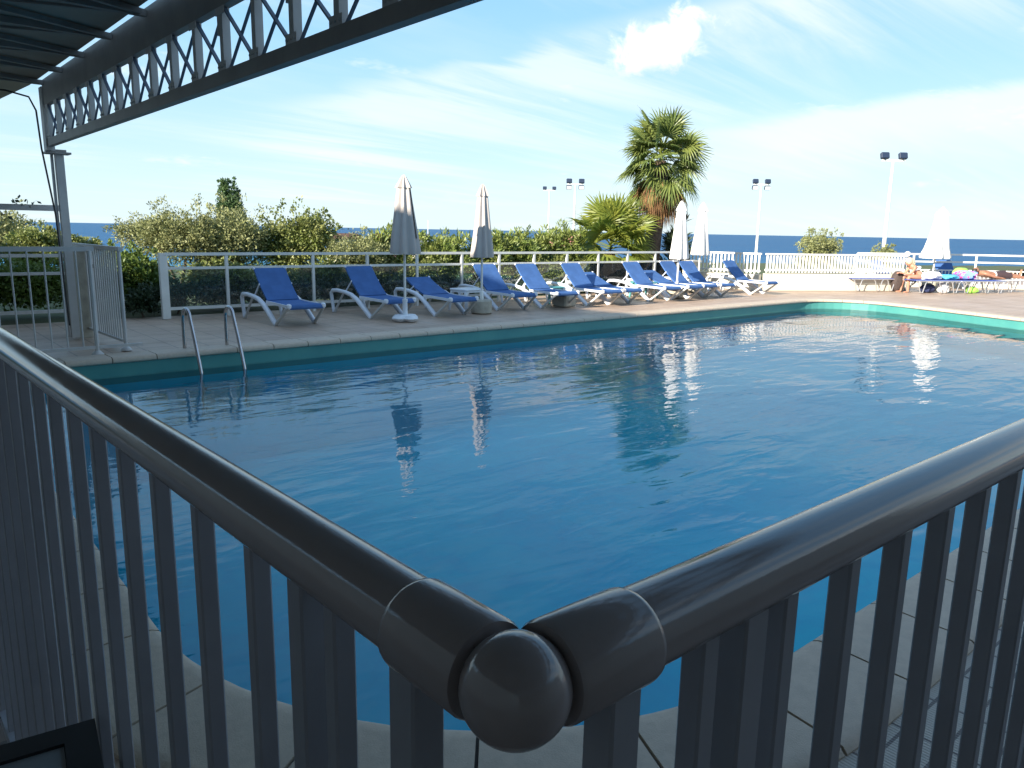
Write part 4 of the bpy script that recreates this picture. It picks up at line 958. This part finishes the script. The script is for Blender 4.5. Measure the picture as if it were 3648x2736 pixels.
# ------------------------------------------------------------------ vegetation
def crown_points(rng, blobs, n, clump=26, spread=0.16):
    """leaf clumps spread through the outer part of several lobes"""
    w = np.array([b[3] * b[4] * b[5] for b in blobs]) ** 0.8; w /= w.sum(); nc = max(1, n // clump)
    which = rng.choice(len(blobs), nc, p=w); bl = np.array(blobs)[which]
    d = rng.normal(size=(nc, 3)); d /= np.linalg.norm(d, axis=1, keepdims=True); d[:, 2] = np.where(d[:, 2] < -0.5, -d[:, 2], d[:, 2])
    r = rng.uniform(0.22, 1.0, nc) ** 0.5; r *= rng.uniform(0.86, 1.10, nc); sprig = rng.uniform(size=nc) < 0.10; r = np.where(sprig, rng.uniform(1.05, 1.26, nc), r); d[:, 2] = np.where(sprig, np.abs(d[:, 2]) + 0.25, d[:, 2])
    cc = bl[:, :3] + d * r[:, None] * bl[:, 3:6]
    sz = (bl[:, 3:6].mean(1) * spread * np.where(sprig, 0.55, 1.0))[:, None]
    pts = np.repeat(cc, clump, 0) + np.clip(rng.normal(size=(nc * clump, 3)), -1.7, 1.7) * np.repeat(sz, clump, 0)
    dirs = np.repeat(d, clump, 0) * 0.8 + rng.normal(size=(nc * clump, 3)) * 0.75; dirs[:, 2] += 0.25
    return pts, dirs
def shrub(name, label, blobs, n, L, Wd, m, stems, seed, group=None, cat='shrub', clump=26, spread=0.16, flowers=0, bark=None, updir=0.0):
    rg = np.random.default_rng(seed); b0 = blobs[0]
    t = thing(name, label, cat, (b0[0], b0[1], 0), group=group)
    n = int(n * 1.9); L = L * 1.2; Wd = Wd * 1.35; p, d = crown_points(rg, blobs, n, clump, spread)
    keep = p[:, 2] > 0.02; p, d = p[keep], d[keep]; d[:, 2] += updir
    v, f = leafquads(rg, p, d, L, Wd, 0.1); mesh_np('crown', v, f, m, t)
    if stems:
        s = MB()
        for (a, b, r0) in stems:
            a, b = Vector(a), Vector(b); mid = a.lerp(b, 0.5) + Vector((rg.normal() * 0.06, rg.normal() * 0.06, 0)); s.tube([a, mid, b], [r0, r0 * 0.75, r0 * 0.4], 6)
        s.build('trunk', bark or M['trunk'], t, smooth=True)
    if flowers:
        bl = np.array(blobs); k = rg.choice(len(bl), flowers); dd = rg.normal(size=(flowers, 3)); dd[:, 2] = np.abs(dd[:, 2]) + 0.3; dd[:, 1] -= 0.6; dd /= np.linalg.norm(dd, axis=1, keepdims=True)
        c = bl[k][:, :3] + dd * bl[k][:, 3:6] * 1.0; c = np.repeat(c, 7, 0) + rg.normal(size=(flowers * 7, 3)) * 0.035
        v, f = leafquads(rg, c, rg.normal(size=c.shape), 0.05, 0.05); mesh_np('blossom', v, f, M['pink'], t)
    return t
def lobes(cx_, cy_, w, dpt, z0, z1, k, seed):
    """lobes filling a w x dpt x (z0..z1) crown"""
    r_ = random.Random(seed); out = [(cx_, cy_, z0 + (z1 - z0) * 0.48, w * 0.40, dpt * 0.42, (z1 - z0) * 0.46)]
    for i in range(k):
        a = r_.uniform(0, 6.28); q = r_.uniform(0.45, 0.95); zz = z0 + (z1 - z0) * r_.uniform(0.28, 0.80)
        sc = r_.uniform(0.18, 0.30)
        out.append((cx_ + math.cos(a) * w * 0.36 * q, cy_ + math.sin(a) * dpt * 0.36 * q, zz, w * sc, dpt * sc, (z1 - z0) * sc * 0.9))
    return out
OG = 'olive bushes beyond the glass fence'
shrub('olive_bush', 'small grey green olive on a thin bare trunk left of the larger olives', lobes(4.86, 18.2, 1.15, 1.1, 0.95, 1.66, 6, 1), 2600, 0.055, 0.018, M['olive'], [((4.86, 18.2, 0), (4.9, 18.2, 1.0), 0.045), ((4.9, 18.2, 0.8), (4.6, 18.2, 1.4), 0.025), ((4.9, 18.2, 0.8), (5.2, 18.2, 1.4), 0.025)], 21, OG, 'olive tree', spread=0.2)
shrub('olive_bush', 'round yellow green olive bush left of the poplar', lobes(5.22, 16.6, 1.55, 1.5, 0.25, 1.92, 10, 2), 8200, 0.058, 0.019, M['olive'], [((5.2, 16.6, 0), (5.3, 16.6, 0.9), 0.05), ((5.2, 16.6, 0.1), (4.8, 16.5, 1.1), 0.035), ((5.2, 16.6, 0.1), (5.7, 16.5, 1.1), 0.035)], 22, OG, 'olive tree')
shrub('olive_bush', 'pale olive bush directly below the poplar', lobes(6.30, 16.5, 1.75, 1.4, 0.15, 1.92, 11, 3), 8200, 0.060, 0.020, M['olive'], [((6.2, 16.5, 0), (6.2, 16.5, 0.9), 0.05), ((6.2, 16.5, 0.1), (6.6, 16.5, 1.2), 0.035)], 23, OG, 'olive tree')
shrub('leafy_bush', 'dense bright green domed bush right of the olives', lobes(7.48, 16.1, 1.75, 1.4, 0.10, 1.82, 11, 4), 8600, 0.062, 0.030, M['oliveG'], [((7.5, 16.1, 0), (7.5, 16.1, 0.9), 0.05)], 24)
shrub('olive_bush', 'low straggly grey olive bush between the domed bush and the nearest parasol', lobes(8.60, 15.35, 1.75, 1.2, 0.05, 1.40, 10, 5), 6200, 0.056, 0.018, M['olive'], [((8.5, 15.3, 0), (8.4, 15.3, 0.8), 0.04), ((8.5, 15.3, 0.1), (9.0, 15.3, 0.9), 0.03)], 25, OG, 'olive tree')
# oleander hedge
OL = 'oleanders of the flowering hedge'
for i, (x, y, w, h, fl, lb) in enumerate([(9.75, 15.75, 1.5, 1.42, 26, 'oleander with pink flowers at the left end of the hedge, left of the nearest parasol'),
        (11.0, 15.45, 1.5, 1.38, 16, 'oleander in the hedge just right of the nearest parasol canopy'),
        (12.2, 15.3, 1.5, 1.36, 12, 'oleander in the hedge left of the second parasol canopy'),
        (13.35, 15.25, 1.5, 1.38, 12, 'oleander in the hedge just right of the second parasol canopy'),
        (14.5, 15.2, 1.5, 1.55, 34, 'tallest oleander of the hedge, with coral pink flowers beside the small palm')]):
    bl = lobes(x, y, w, 1.2, 0.1, h, 9, 30 + i)
    shrub('oleander_bush', lb, bl, 5200, 0.125, 0.026, M['oleander'], [((x, y, 0), (x + 0.1, y, 0.9), 0.03), ((x, y, 0), (x - 0.3, y, 0.9), 0.025)], 40 + i, OL, 'oleander', clump=20, spread=0.17, flowers=fl, updir=0.45)
# low dark clipped hedge behind the glass
for i, (xa, xb, lb) in enumerate([(3.95, 6.4, 'low dark clipped hedge behind the glass, left end by the gap'), (6.5, 8.8, 'low dark clipped hedge behind the glass near the second lounger'), (8.9, 11.0, 'low dark clipped hedge behind the glass beyond the white table')]):
    bl = [(xa + (xb - xa) * (k + 0.5) / 5, 14.62 - 0.04 * (xa - 4), 0.27, 0.34, 0.30, 0.25) for k in range(5)]
    shrub('clipped_hedge', lb, bl, 5200, 0.045, 0.028, M['hedge'], [((xa + 0.5, 14.6, 0), (xa + 0.5, 14.6, 0.3), 0.02)], 50 + i, 'clipped hedges behind the glass fence', 'hedge')
for i, (x, lb) in enumerate([(5.6, 'dim green shrub seen through the glass behind the nearest lounger'), (7.6, 'dim green shrub seen through the glass between the first two loungers'), (10.2, 'leafy shrub seen through the glass behind the shaded white table'), (13.6, 'sunlit shrub seen through the glass between the diagonally shaded and first fully sunlit lounger'), (15.2, 'sunlit shrub under the left leaves of the short palm'), (17.0, 'sunlit shrub between the short palm and the tall palm trunk'), (12.1, 'leafy shrub seen through the glass behind the diagonally shaded lounger')]):
    shrub('garden_shrub', lb, lobes(x, 14.6 if x > 13 else 15.0, 1.7, 0.8, 0.0, 0.86, 6, 60 + i), 4200, 0.07, 0.028, M['oliveG'], [((x, 15.0, 0), (x, 15.0, 0.5), 0.025)], 70 + i, 'shrubs behind the glass fence')
shrub('garden_hedge', 'tall dark hedge with a bright leafy top in the gap right of the gate', lobes(4.0, 15.6, 1.3, 1.3, 0.0, 1.02, 8, 81), 7200, 0.060, 0.034, M['brightleaf'], [((4.0, 15.6, 0), (4.0, 15.6, 0.6), 0.03)], 82)
shrub('garden_hedge', 'dark hedge behind the barrier at the far left', lobes(1.6, 15.2, 3.4, 1.2, 0.0, 0.98, 12, 83), 9500, 0.060, 0.034, M['brightleaf'], [((1.6, 15.2, 0), (1.6, 15.2, 0.6), 0.03)], 84)
shrub('garden_shrub', 'dark green small shrub at the foot of the glass fence end post', lobes(3.80, 14.35, 0.6, 0.5, 0.0, 0.45, 5, 85), 1800, 0.055, 0.03, M['hedge'], [((3.8, 14.35, 0), (3.8, 14.35, 0.2), 0.02)], 86)
shrub('broadleaf_tree', 'large round tree at the far left edge below the grey beam', lobes(3.0, 23.4, 2.1, 2.0, 0.0, 1.86, 10, 87), 6200, 0.075, 0.028, M['olive'], [((3.0, 23.4, -0.2), (3.0, 23.4, 1.0), 0.07)], 88, None, 'tree')
shrub('leafy_bush', 'rounded green bush just left of the column foot', lobes(3.15, 19.4, 1.35, 1.2, 0.3, 1.46, 8, 89), 4600, 0.060, 0.028, M['oliveG'], [((3.15, 19.4, 0), (3.15, 19.4, 0.7), 0.04)], 90)
shrub('leafy_bush', 'low green bush right of the column against the sea', lobes(5.1, 27.0, 1.9, 1.5, 0.2, 1.20, 7, 91), 3600, 0.08, 0.035, M['oliveG'], [((5.1, 27, 0), (5.1, 27, 0.6), 0.04)], 92)
shrub('olive_bush', 'round olive bush behind the white balustrade between two lamp masts', lobes(33.0, 17.7, 2.0, 1.9, -0.2, 1.70, 9, 93), 4200, 0.09, 0.03, M['olive'], [((33, 17.7, -0.6), (33, 17.7, 0.7), 0.06)], 94, None, 'olive tree')
shrub('olive_bush', 'small olive bush showing beside the right lamp mast', lobes(38.4, 17.3, 1.5, 1.3, -0.2, 1.14, 6, 95), 2000, 0.09, 0.03, M['olive'], [((38.4, 17.3, -1.2), (38.4, 17.3, 0.5), 0.05)], 96, None, 'olive tree')
# poplar far off
pp = lobes(22.5, 59.7, 0.9, 0.9, 1.0, 5.05, 0, 1)
bl = [(22.25, 59.7, 3.8, 0.40, 0.3, 1.25), (22.30, 59.7, 2.7, 0.60, 0.5, 1.5), (22.85, 59.5, 3.5, 0.34, 0.3, 1.2), (22.85, 59.5, 2.4, 0.40, 0.5, 1.3), (22.15, 59.8, 2.0, 0.42, 0.5, 1.5), (23.05, 59.4, 1.7, 0.40, 0.5, 1.3), (22.6, 59.6, 1.2, 0.85, 0.6, 1.4)]
shrub('poplar_tree', 'tall slim dark green poplar rising behind the olive bushes', bl, 7500, 0.16, 0.08, M['poplar'], [((22.55, 59.6, -4.5), (22.55, 59.6, 1.5), 0.14)], 97, None, 'tree', spread=0.13, updir=0.9)

# fan palms
def fan_leaf(rg, base, dirv, pet, Rl, nseg, droop, spreaddeg, V, F, PV, tipb=0.0):
    """one palmate leaf: petiole plus a pleated fan of narrow segments with drooping tips"""
    base = Vector(base); d = Vector(dirv).normalized()
    hub = base + d * pet + Vector((0, 0, -droop * pet * 0.25))
    PV.tube([base, base.lerp(hub, 0.5) + Vector((0, 0, 0.03)), hub], [0.016, 0.012, 0.009], 5)
    d2 = (d + Vector((0, 0, -droop * 0.35))).normalized()
    side = d2.cross(Vector((0, 0, 1)))
    if side.length < 0.1: side = Vector((1, 0, 0))
    side.normalize(); nrm = side.cross(d2).normalized()
    tw = rg.normal() * 0.6; side, nrm = side * math.cos(tw) + nrm * math.sin(tw), nrm * math.cos(tw) - side * math.sin(tw)
    for i in range(nseg):
        a = R(-spreaddeg / 2 + spreaddeg * (i + 0.5) / nseg); l_ = Rl * (1 - 0.22 * abs(a) / R(spreaddeg / 2)) * rg.uniform(0.9, 1.08)
        sd = d2 * math.cos(a) + side * math.sin(a); cup = nrm * (0.10 + 0.08 * abs(math.sin(a)))
        wv = (side * math.cos(a) - d2 * math.sin(a)); w0 = Rl * R(spreaddeg) / nseg * 0.225
        g = Vector((0, 0, -1))
        p0 = hub; p1 = hub + sd * l_ * 0.44 + cup * l_ * 0.35; p2 = hub + sd * l_ * 0.74 + cup * l_ * 0.32 + g * (droop * l_ * 0.10); p3 = hub + sd * l_ * 1.0 + cup * l_ * rg.uniform(0.0, 0.25) + g * (droop * l_ * (rg.uniform(0.12, 0.42) + tipb))
        k = len(V); pl = nrm * (w0 * (0.9 if i % 2 else -0.9))
        V.extend([p0, p1 - wv * w0 + pl, p1 + wv * w0 - pl, p2 - wv * w0 * 0.6, p2 + wv * w0 * 0.6, p3])
        F.extend([(k, k + 1, k + 2), (k + 1, k + 3, k + 4, k + 2), (k + 3, k + 5, k + 4)])
def fan_palm(label, loc, crown, trunk, leaves, seed, m, dead=0, leafR=0.62):
    rg = np.random.default_rng(seed); t = thing('fan_palm', label, 'palm tree', loc)
    if trunk:
        s = MB(); pts = [Vector(p) for p in trunk[0]]; s.tube(pts, trunk[1], 14); s.build('trunk', M['palmtrunk'], t, smooth=True)
    V, F, PV = [], [], MB(); c = Vector(crown)
    for i in range(leaves):
        q = (i + 0.5) / leaves; el = R(82 - (118 if dead > 10 else 104) * q ** 0.72 + rg.normal() * 10); az_ = i * 2.39996 + rg.normal() * 0.25
        dv = Vector((math.cos(el) * math.cos(az_), math.cos(el) * math.sin(az_), math.sin(el)))
        fan_leaf(rg, c + Vector((0, 0, 0.16 - 0.40 * q)), dv, rg.uniform(0.42, 0.66) * leafR / 0.6, leafR * rg.uniform(0.85, 1.1), 26, 0.35 + 0.75 * q, 230, V, F, PV)
    s = MB(); s.add(V, F); s.build('crown', m, t); PV.build('leaf_stalks', M['fanleaf'], t, smooth=True)
    if dead:
        V, F, PV = [], [], MB()
        for i in range(dead):
            el = R(-28 - 52 * rg.uniform()); az_ = i * 2.39996 + rg.normal() * 0.4; dv = Vector((math.cos(el) * math.cos(az_), math.cos(el) * math.sin(az_), math.sin(el)))
            fan_leaf(rg, c + Vector((0, 0, -0.25 - 0.3 * rg.uniform())), dv, rg.uniform(0.3, 0.6), leafR * rg.uniform(0.6, 0.95), 18, 1.3, 150, V, F, PV, 0.3)
        s = MB(); s.add(V, F); s.build('dead_fronds', M['deadfrond'], t); PV.build('dead_stalks', M['deadfrond'], t, smooth=True)
    return t
tz = [0.0, 0.3, 0.8, 1.3, 1.8, 2.3, 2.8, 3.3, 3.65]
fan_palm('tall fan palm with a thick shaggy trunk and drooping brown lower fronds', (18.05, 14.85, 0), (18.15, 14.75, 3.80), ([(18.02 + 0.04 * z, 14.87 - 0.03 * z, z) for z in tz], [0.29, 0.27, 0.25, 0.24, 0.245, 0.26, 0.27, 0.24, 0.15]), 52, 5, M['palmleaf'], 46, 0.80)
fan_palm('short bushy yellow green fan palm left of the tall palm', (16.34, 14.92, 0), (16.34, 14.92, 1.22), ([(16.34, 14.92, 0), (16.34, 14.92, 0.6), (16.34, 14.92, 1.05)], [0.20, 0.19, 0.14]), 46, 8, M['fanleaf'], 4, 0.86)
shrub('yucca_plant', 'dark spiky plant at the foot of the tall palm trunk', [(18.75, 14.5, 0.85, 0.30, 0.3, 0.75), (18.85, 14.5, 0.35, 0.35, 0.3, 0.35)], 900, 0.26, 0.035, M['hedge'], [((18.75, 14.5, 0), (18.75, 14.5, 1.0), 0.05)], 98, None, 'plant', updir=0.8)

# ------------------------------------------------------------------ floodlight masts
def mast(label, x, y, zt, arm, hs, four, rz):
    t = thing('floodlight_mast', label, 'light mast', (x, y, -4.5), rz, 'tall floodlight masts beyond the pool'); h = zt + 4.5
    s = MB(); s.tube([(0, 0, 0), (0, 0, h)], [hs * 0.34, hs * 0.16], 10); s.build('pole', M['whitemetal'], t, smooth=True, local=True)
    s = MB(); s.bar((-arm / 2 - hs * .3, 0, h), (arm / 2 + hs * .3, 0, h), hs * 0.14, hs * 0.18); s.build('crossarm', M['whitemetal'], t, local=True)
    for sx in (-1, 1):
        s = MB(); s.box((sx * arm / 2, -0.02, h + hs * 0.55), (hs, hs * 0.5, hs * 0.78), rx=R(-18), bev=hs * 0.08); l_ = s.build('lamp_head', M['lampbody'], t, local=True)
        s = MB(); s.bar((sx * arm / 2, 0, h + hs * .05), (sx * arm / 2, 0, h + hs * 0.3), hs * 0.6, hs * 0.05, up=(1, 0, 0)); s.build('bracket', M['lampbody'], t, local=True)
        if four:
            s = MB(); s.box((sx * arm / 2, 0.04, h - hs * 0.55), (hs, hs * 0.45, hs * 0.75), rx=R(20), bev=hs * 0.08); l2 = s.build('lamp_head', M['lampbody'], t, local=True)
            s = MB(); s.box((sx * arm / 2, -hs * 0.20, h - hs * 0.62), (hs * 0.84, hs * 0.10, hs * 0.56), rx=R(20)); s.build('lens', M['lampface'], l2, local=True)
    return t
VR = R(-40.6)
mast('tallest and nearest floodlight mast, two dark lamps, behind the balustrade at right', 45.42, 20.34, 5.85, 1.02, 0.46, False, VR)
mast('white floodlight mast with four lamps between the palm and the right mast', 58.47, 36.81, 5.72, 1.02, 0.46, True, VR)
mast('floodlight mast with four lamps just left of the tall palm', 42.48, 42.62, 5.12, 0.94, 0.42, True, VR)
mast('faintest and smallest floodlight mast, two lamps, left of all others', 56.03, 59.97, 5.75, 0.98, 0.40, False, VR)

# ------------------------------------------------------------------ far cottages and boats
t = thing('cottage', 'low far cottage with a brown tiled roof above the hedge', 'house', (43.6, 81.15, -6))
mb = MB(); mb.box((43.6, 81.15, -2.9), (3.0, 2.6, 6.3)); mb.build('wall', M['render'], t)
mb = MB(); mb.prism([(-1.5, 0.30), (1.5, 0.30), (0, 0.95)], -1.8, 1.8); r_ = mb.build('roof', M['tileroof'], t, local=True); r_.location = (0, 0, 6.0)
mb = MB(); mb.box((50.2, 75.5, -2.6), (1.5, 1.4, 7.1), bev=0.1); ck = mb.build('wall', M['render'], thing('beach_hut', 'small beige hut top above the hedge right of the nearest parasol', 'hut', (50.2, 75.5, -6)))
mb = MB(); mb.box((50.2, 75.5, 0.98), (1.7, 1.6, 0.12)); mb.build('roof', M['concrete'], ck.parent)
def boat(label, name, x, y, L, mastm, rz):
    t = thing(name, label, 'boat', (x, y, -6), rz)
    s = MB(); pr = [(-0.5, 0.0), (-0.42, 0.16), (0.1, 0.17), (0.35, 0.10), (0.5, 0.0), (0.35, -0.10), (0.1, -0.17), (-0.42, -0.16)]
    n = len(pr); s.add([(a * L * 0.9, b * L * 0.6, -0.15) for a, b in pr] + [(a * L, b * L, L * 0.11) for a, b in pr], [tuple(range(n))] + [(i, (i + 1) % n, n + (i + 1) % n, n + i) for i in range(n)] + [tuple(range(2 * n - 1, n - 1, -1))]); s.build('hull', M['boat'], t, local=True)
    s = MB(); s.box((-0.05 * L, 0, L * 0.15), (L * 0.35, L * 0.2, L * 0.09), bev=0.05); s.build('cabin', M['boat'], t, local=True)
    if mastm:
        s = MB(); s.tube([(0.05 * L, 0, L * 0.1), (0.05 * L, 0, mastm)], 0.14, 6); s.build('mast', M['boat'], t, local=True)
        s = MB(); s.tube([(0.05 * L, 0, L * 0.25), (-0.42 * L, 0, L * 0.22)], 0.12, 6); s.build('boom', M['boat'], t, local=True)
    return t
boat('white sailing boat with a bare mast moored beyond the hedge', 'sailing_boat', 198, 291, 9.0, 11.5, R(20))
boat('white motor boat moored right of the sailing boat', 'motor_boat', 200, 282, 8.0, 0, R(10))
t = boat('distant small boat under a white sail near the horizon', 'sail_boat', 283, 546, 7.0, 9.0, R(-20))
mb = MB(); mb.prism([(0, 1.2), (0.06, 1.2), (0.03, 8.6)], -2.9, 0.3); mb = MB(); mb.add([(0.3, -0.05, 1.4), (-2.9, -0.05, 1.4), (0.3, -0.05, 8.7), (0.3, 0.05, 1.4), (-2.9, 0.05, 1.4), (0.3, 0.05, 8.7)], [(0, 2, 1), (3, 4, 5), (0, 1, 4, 3), (1, 2, 5, 4), (2, 0, 3, 5)]); mb.build('sail', M['boat'], t, local=True)
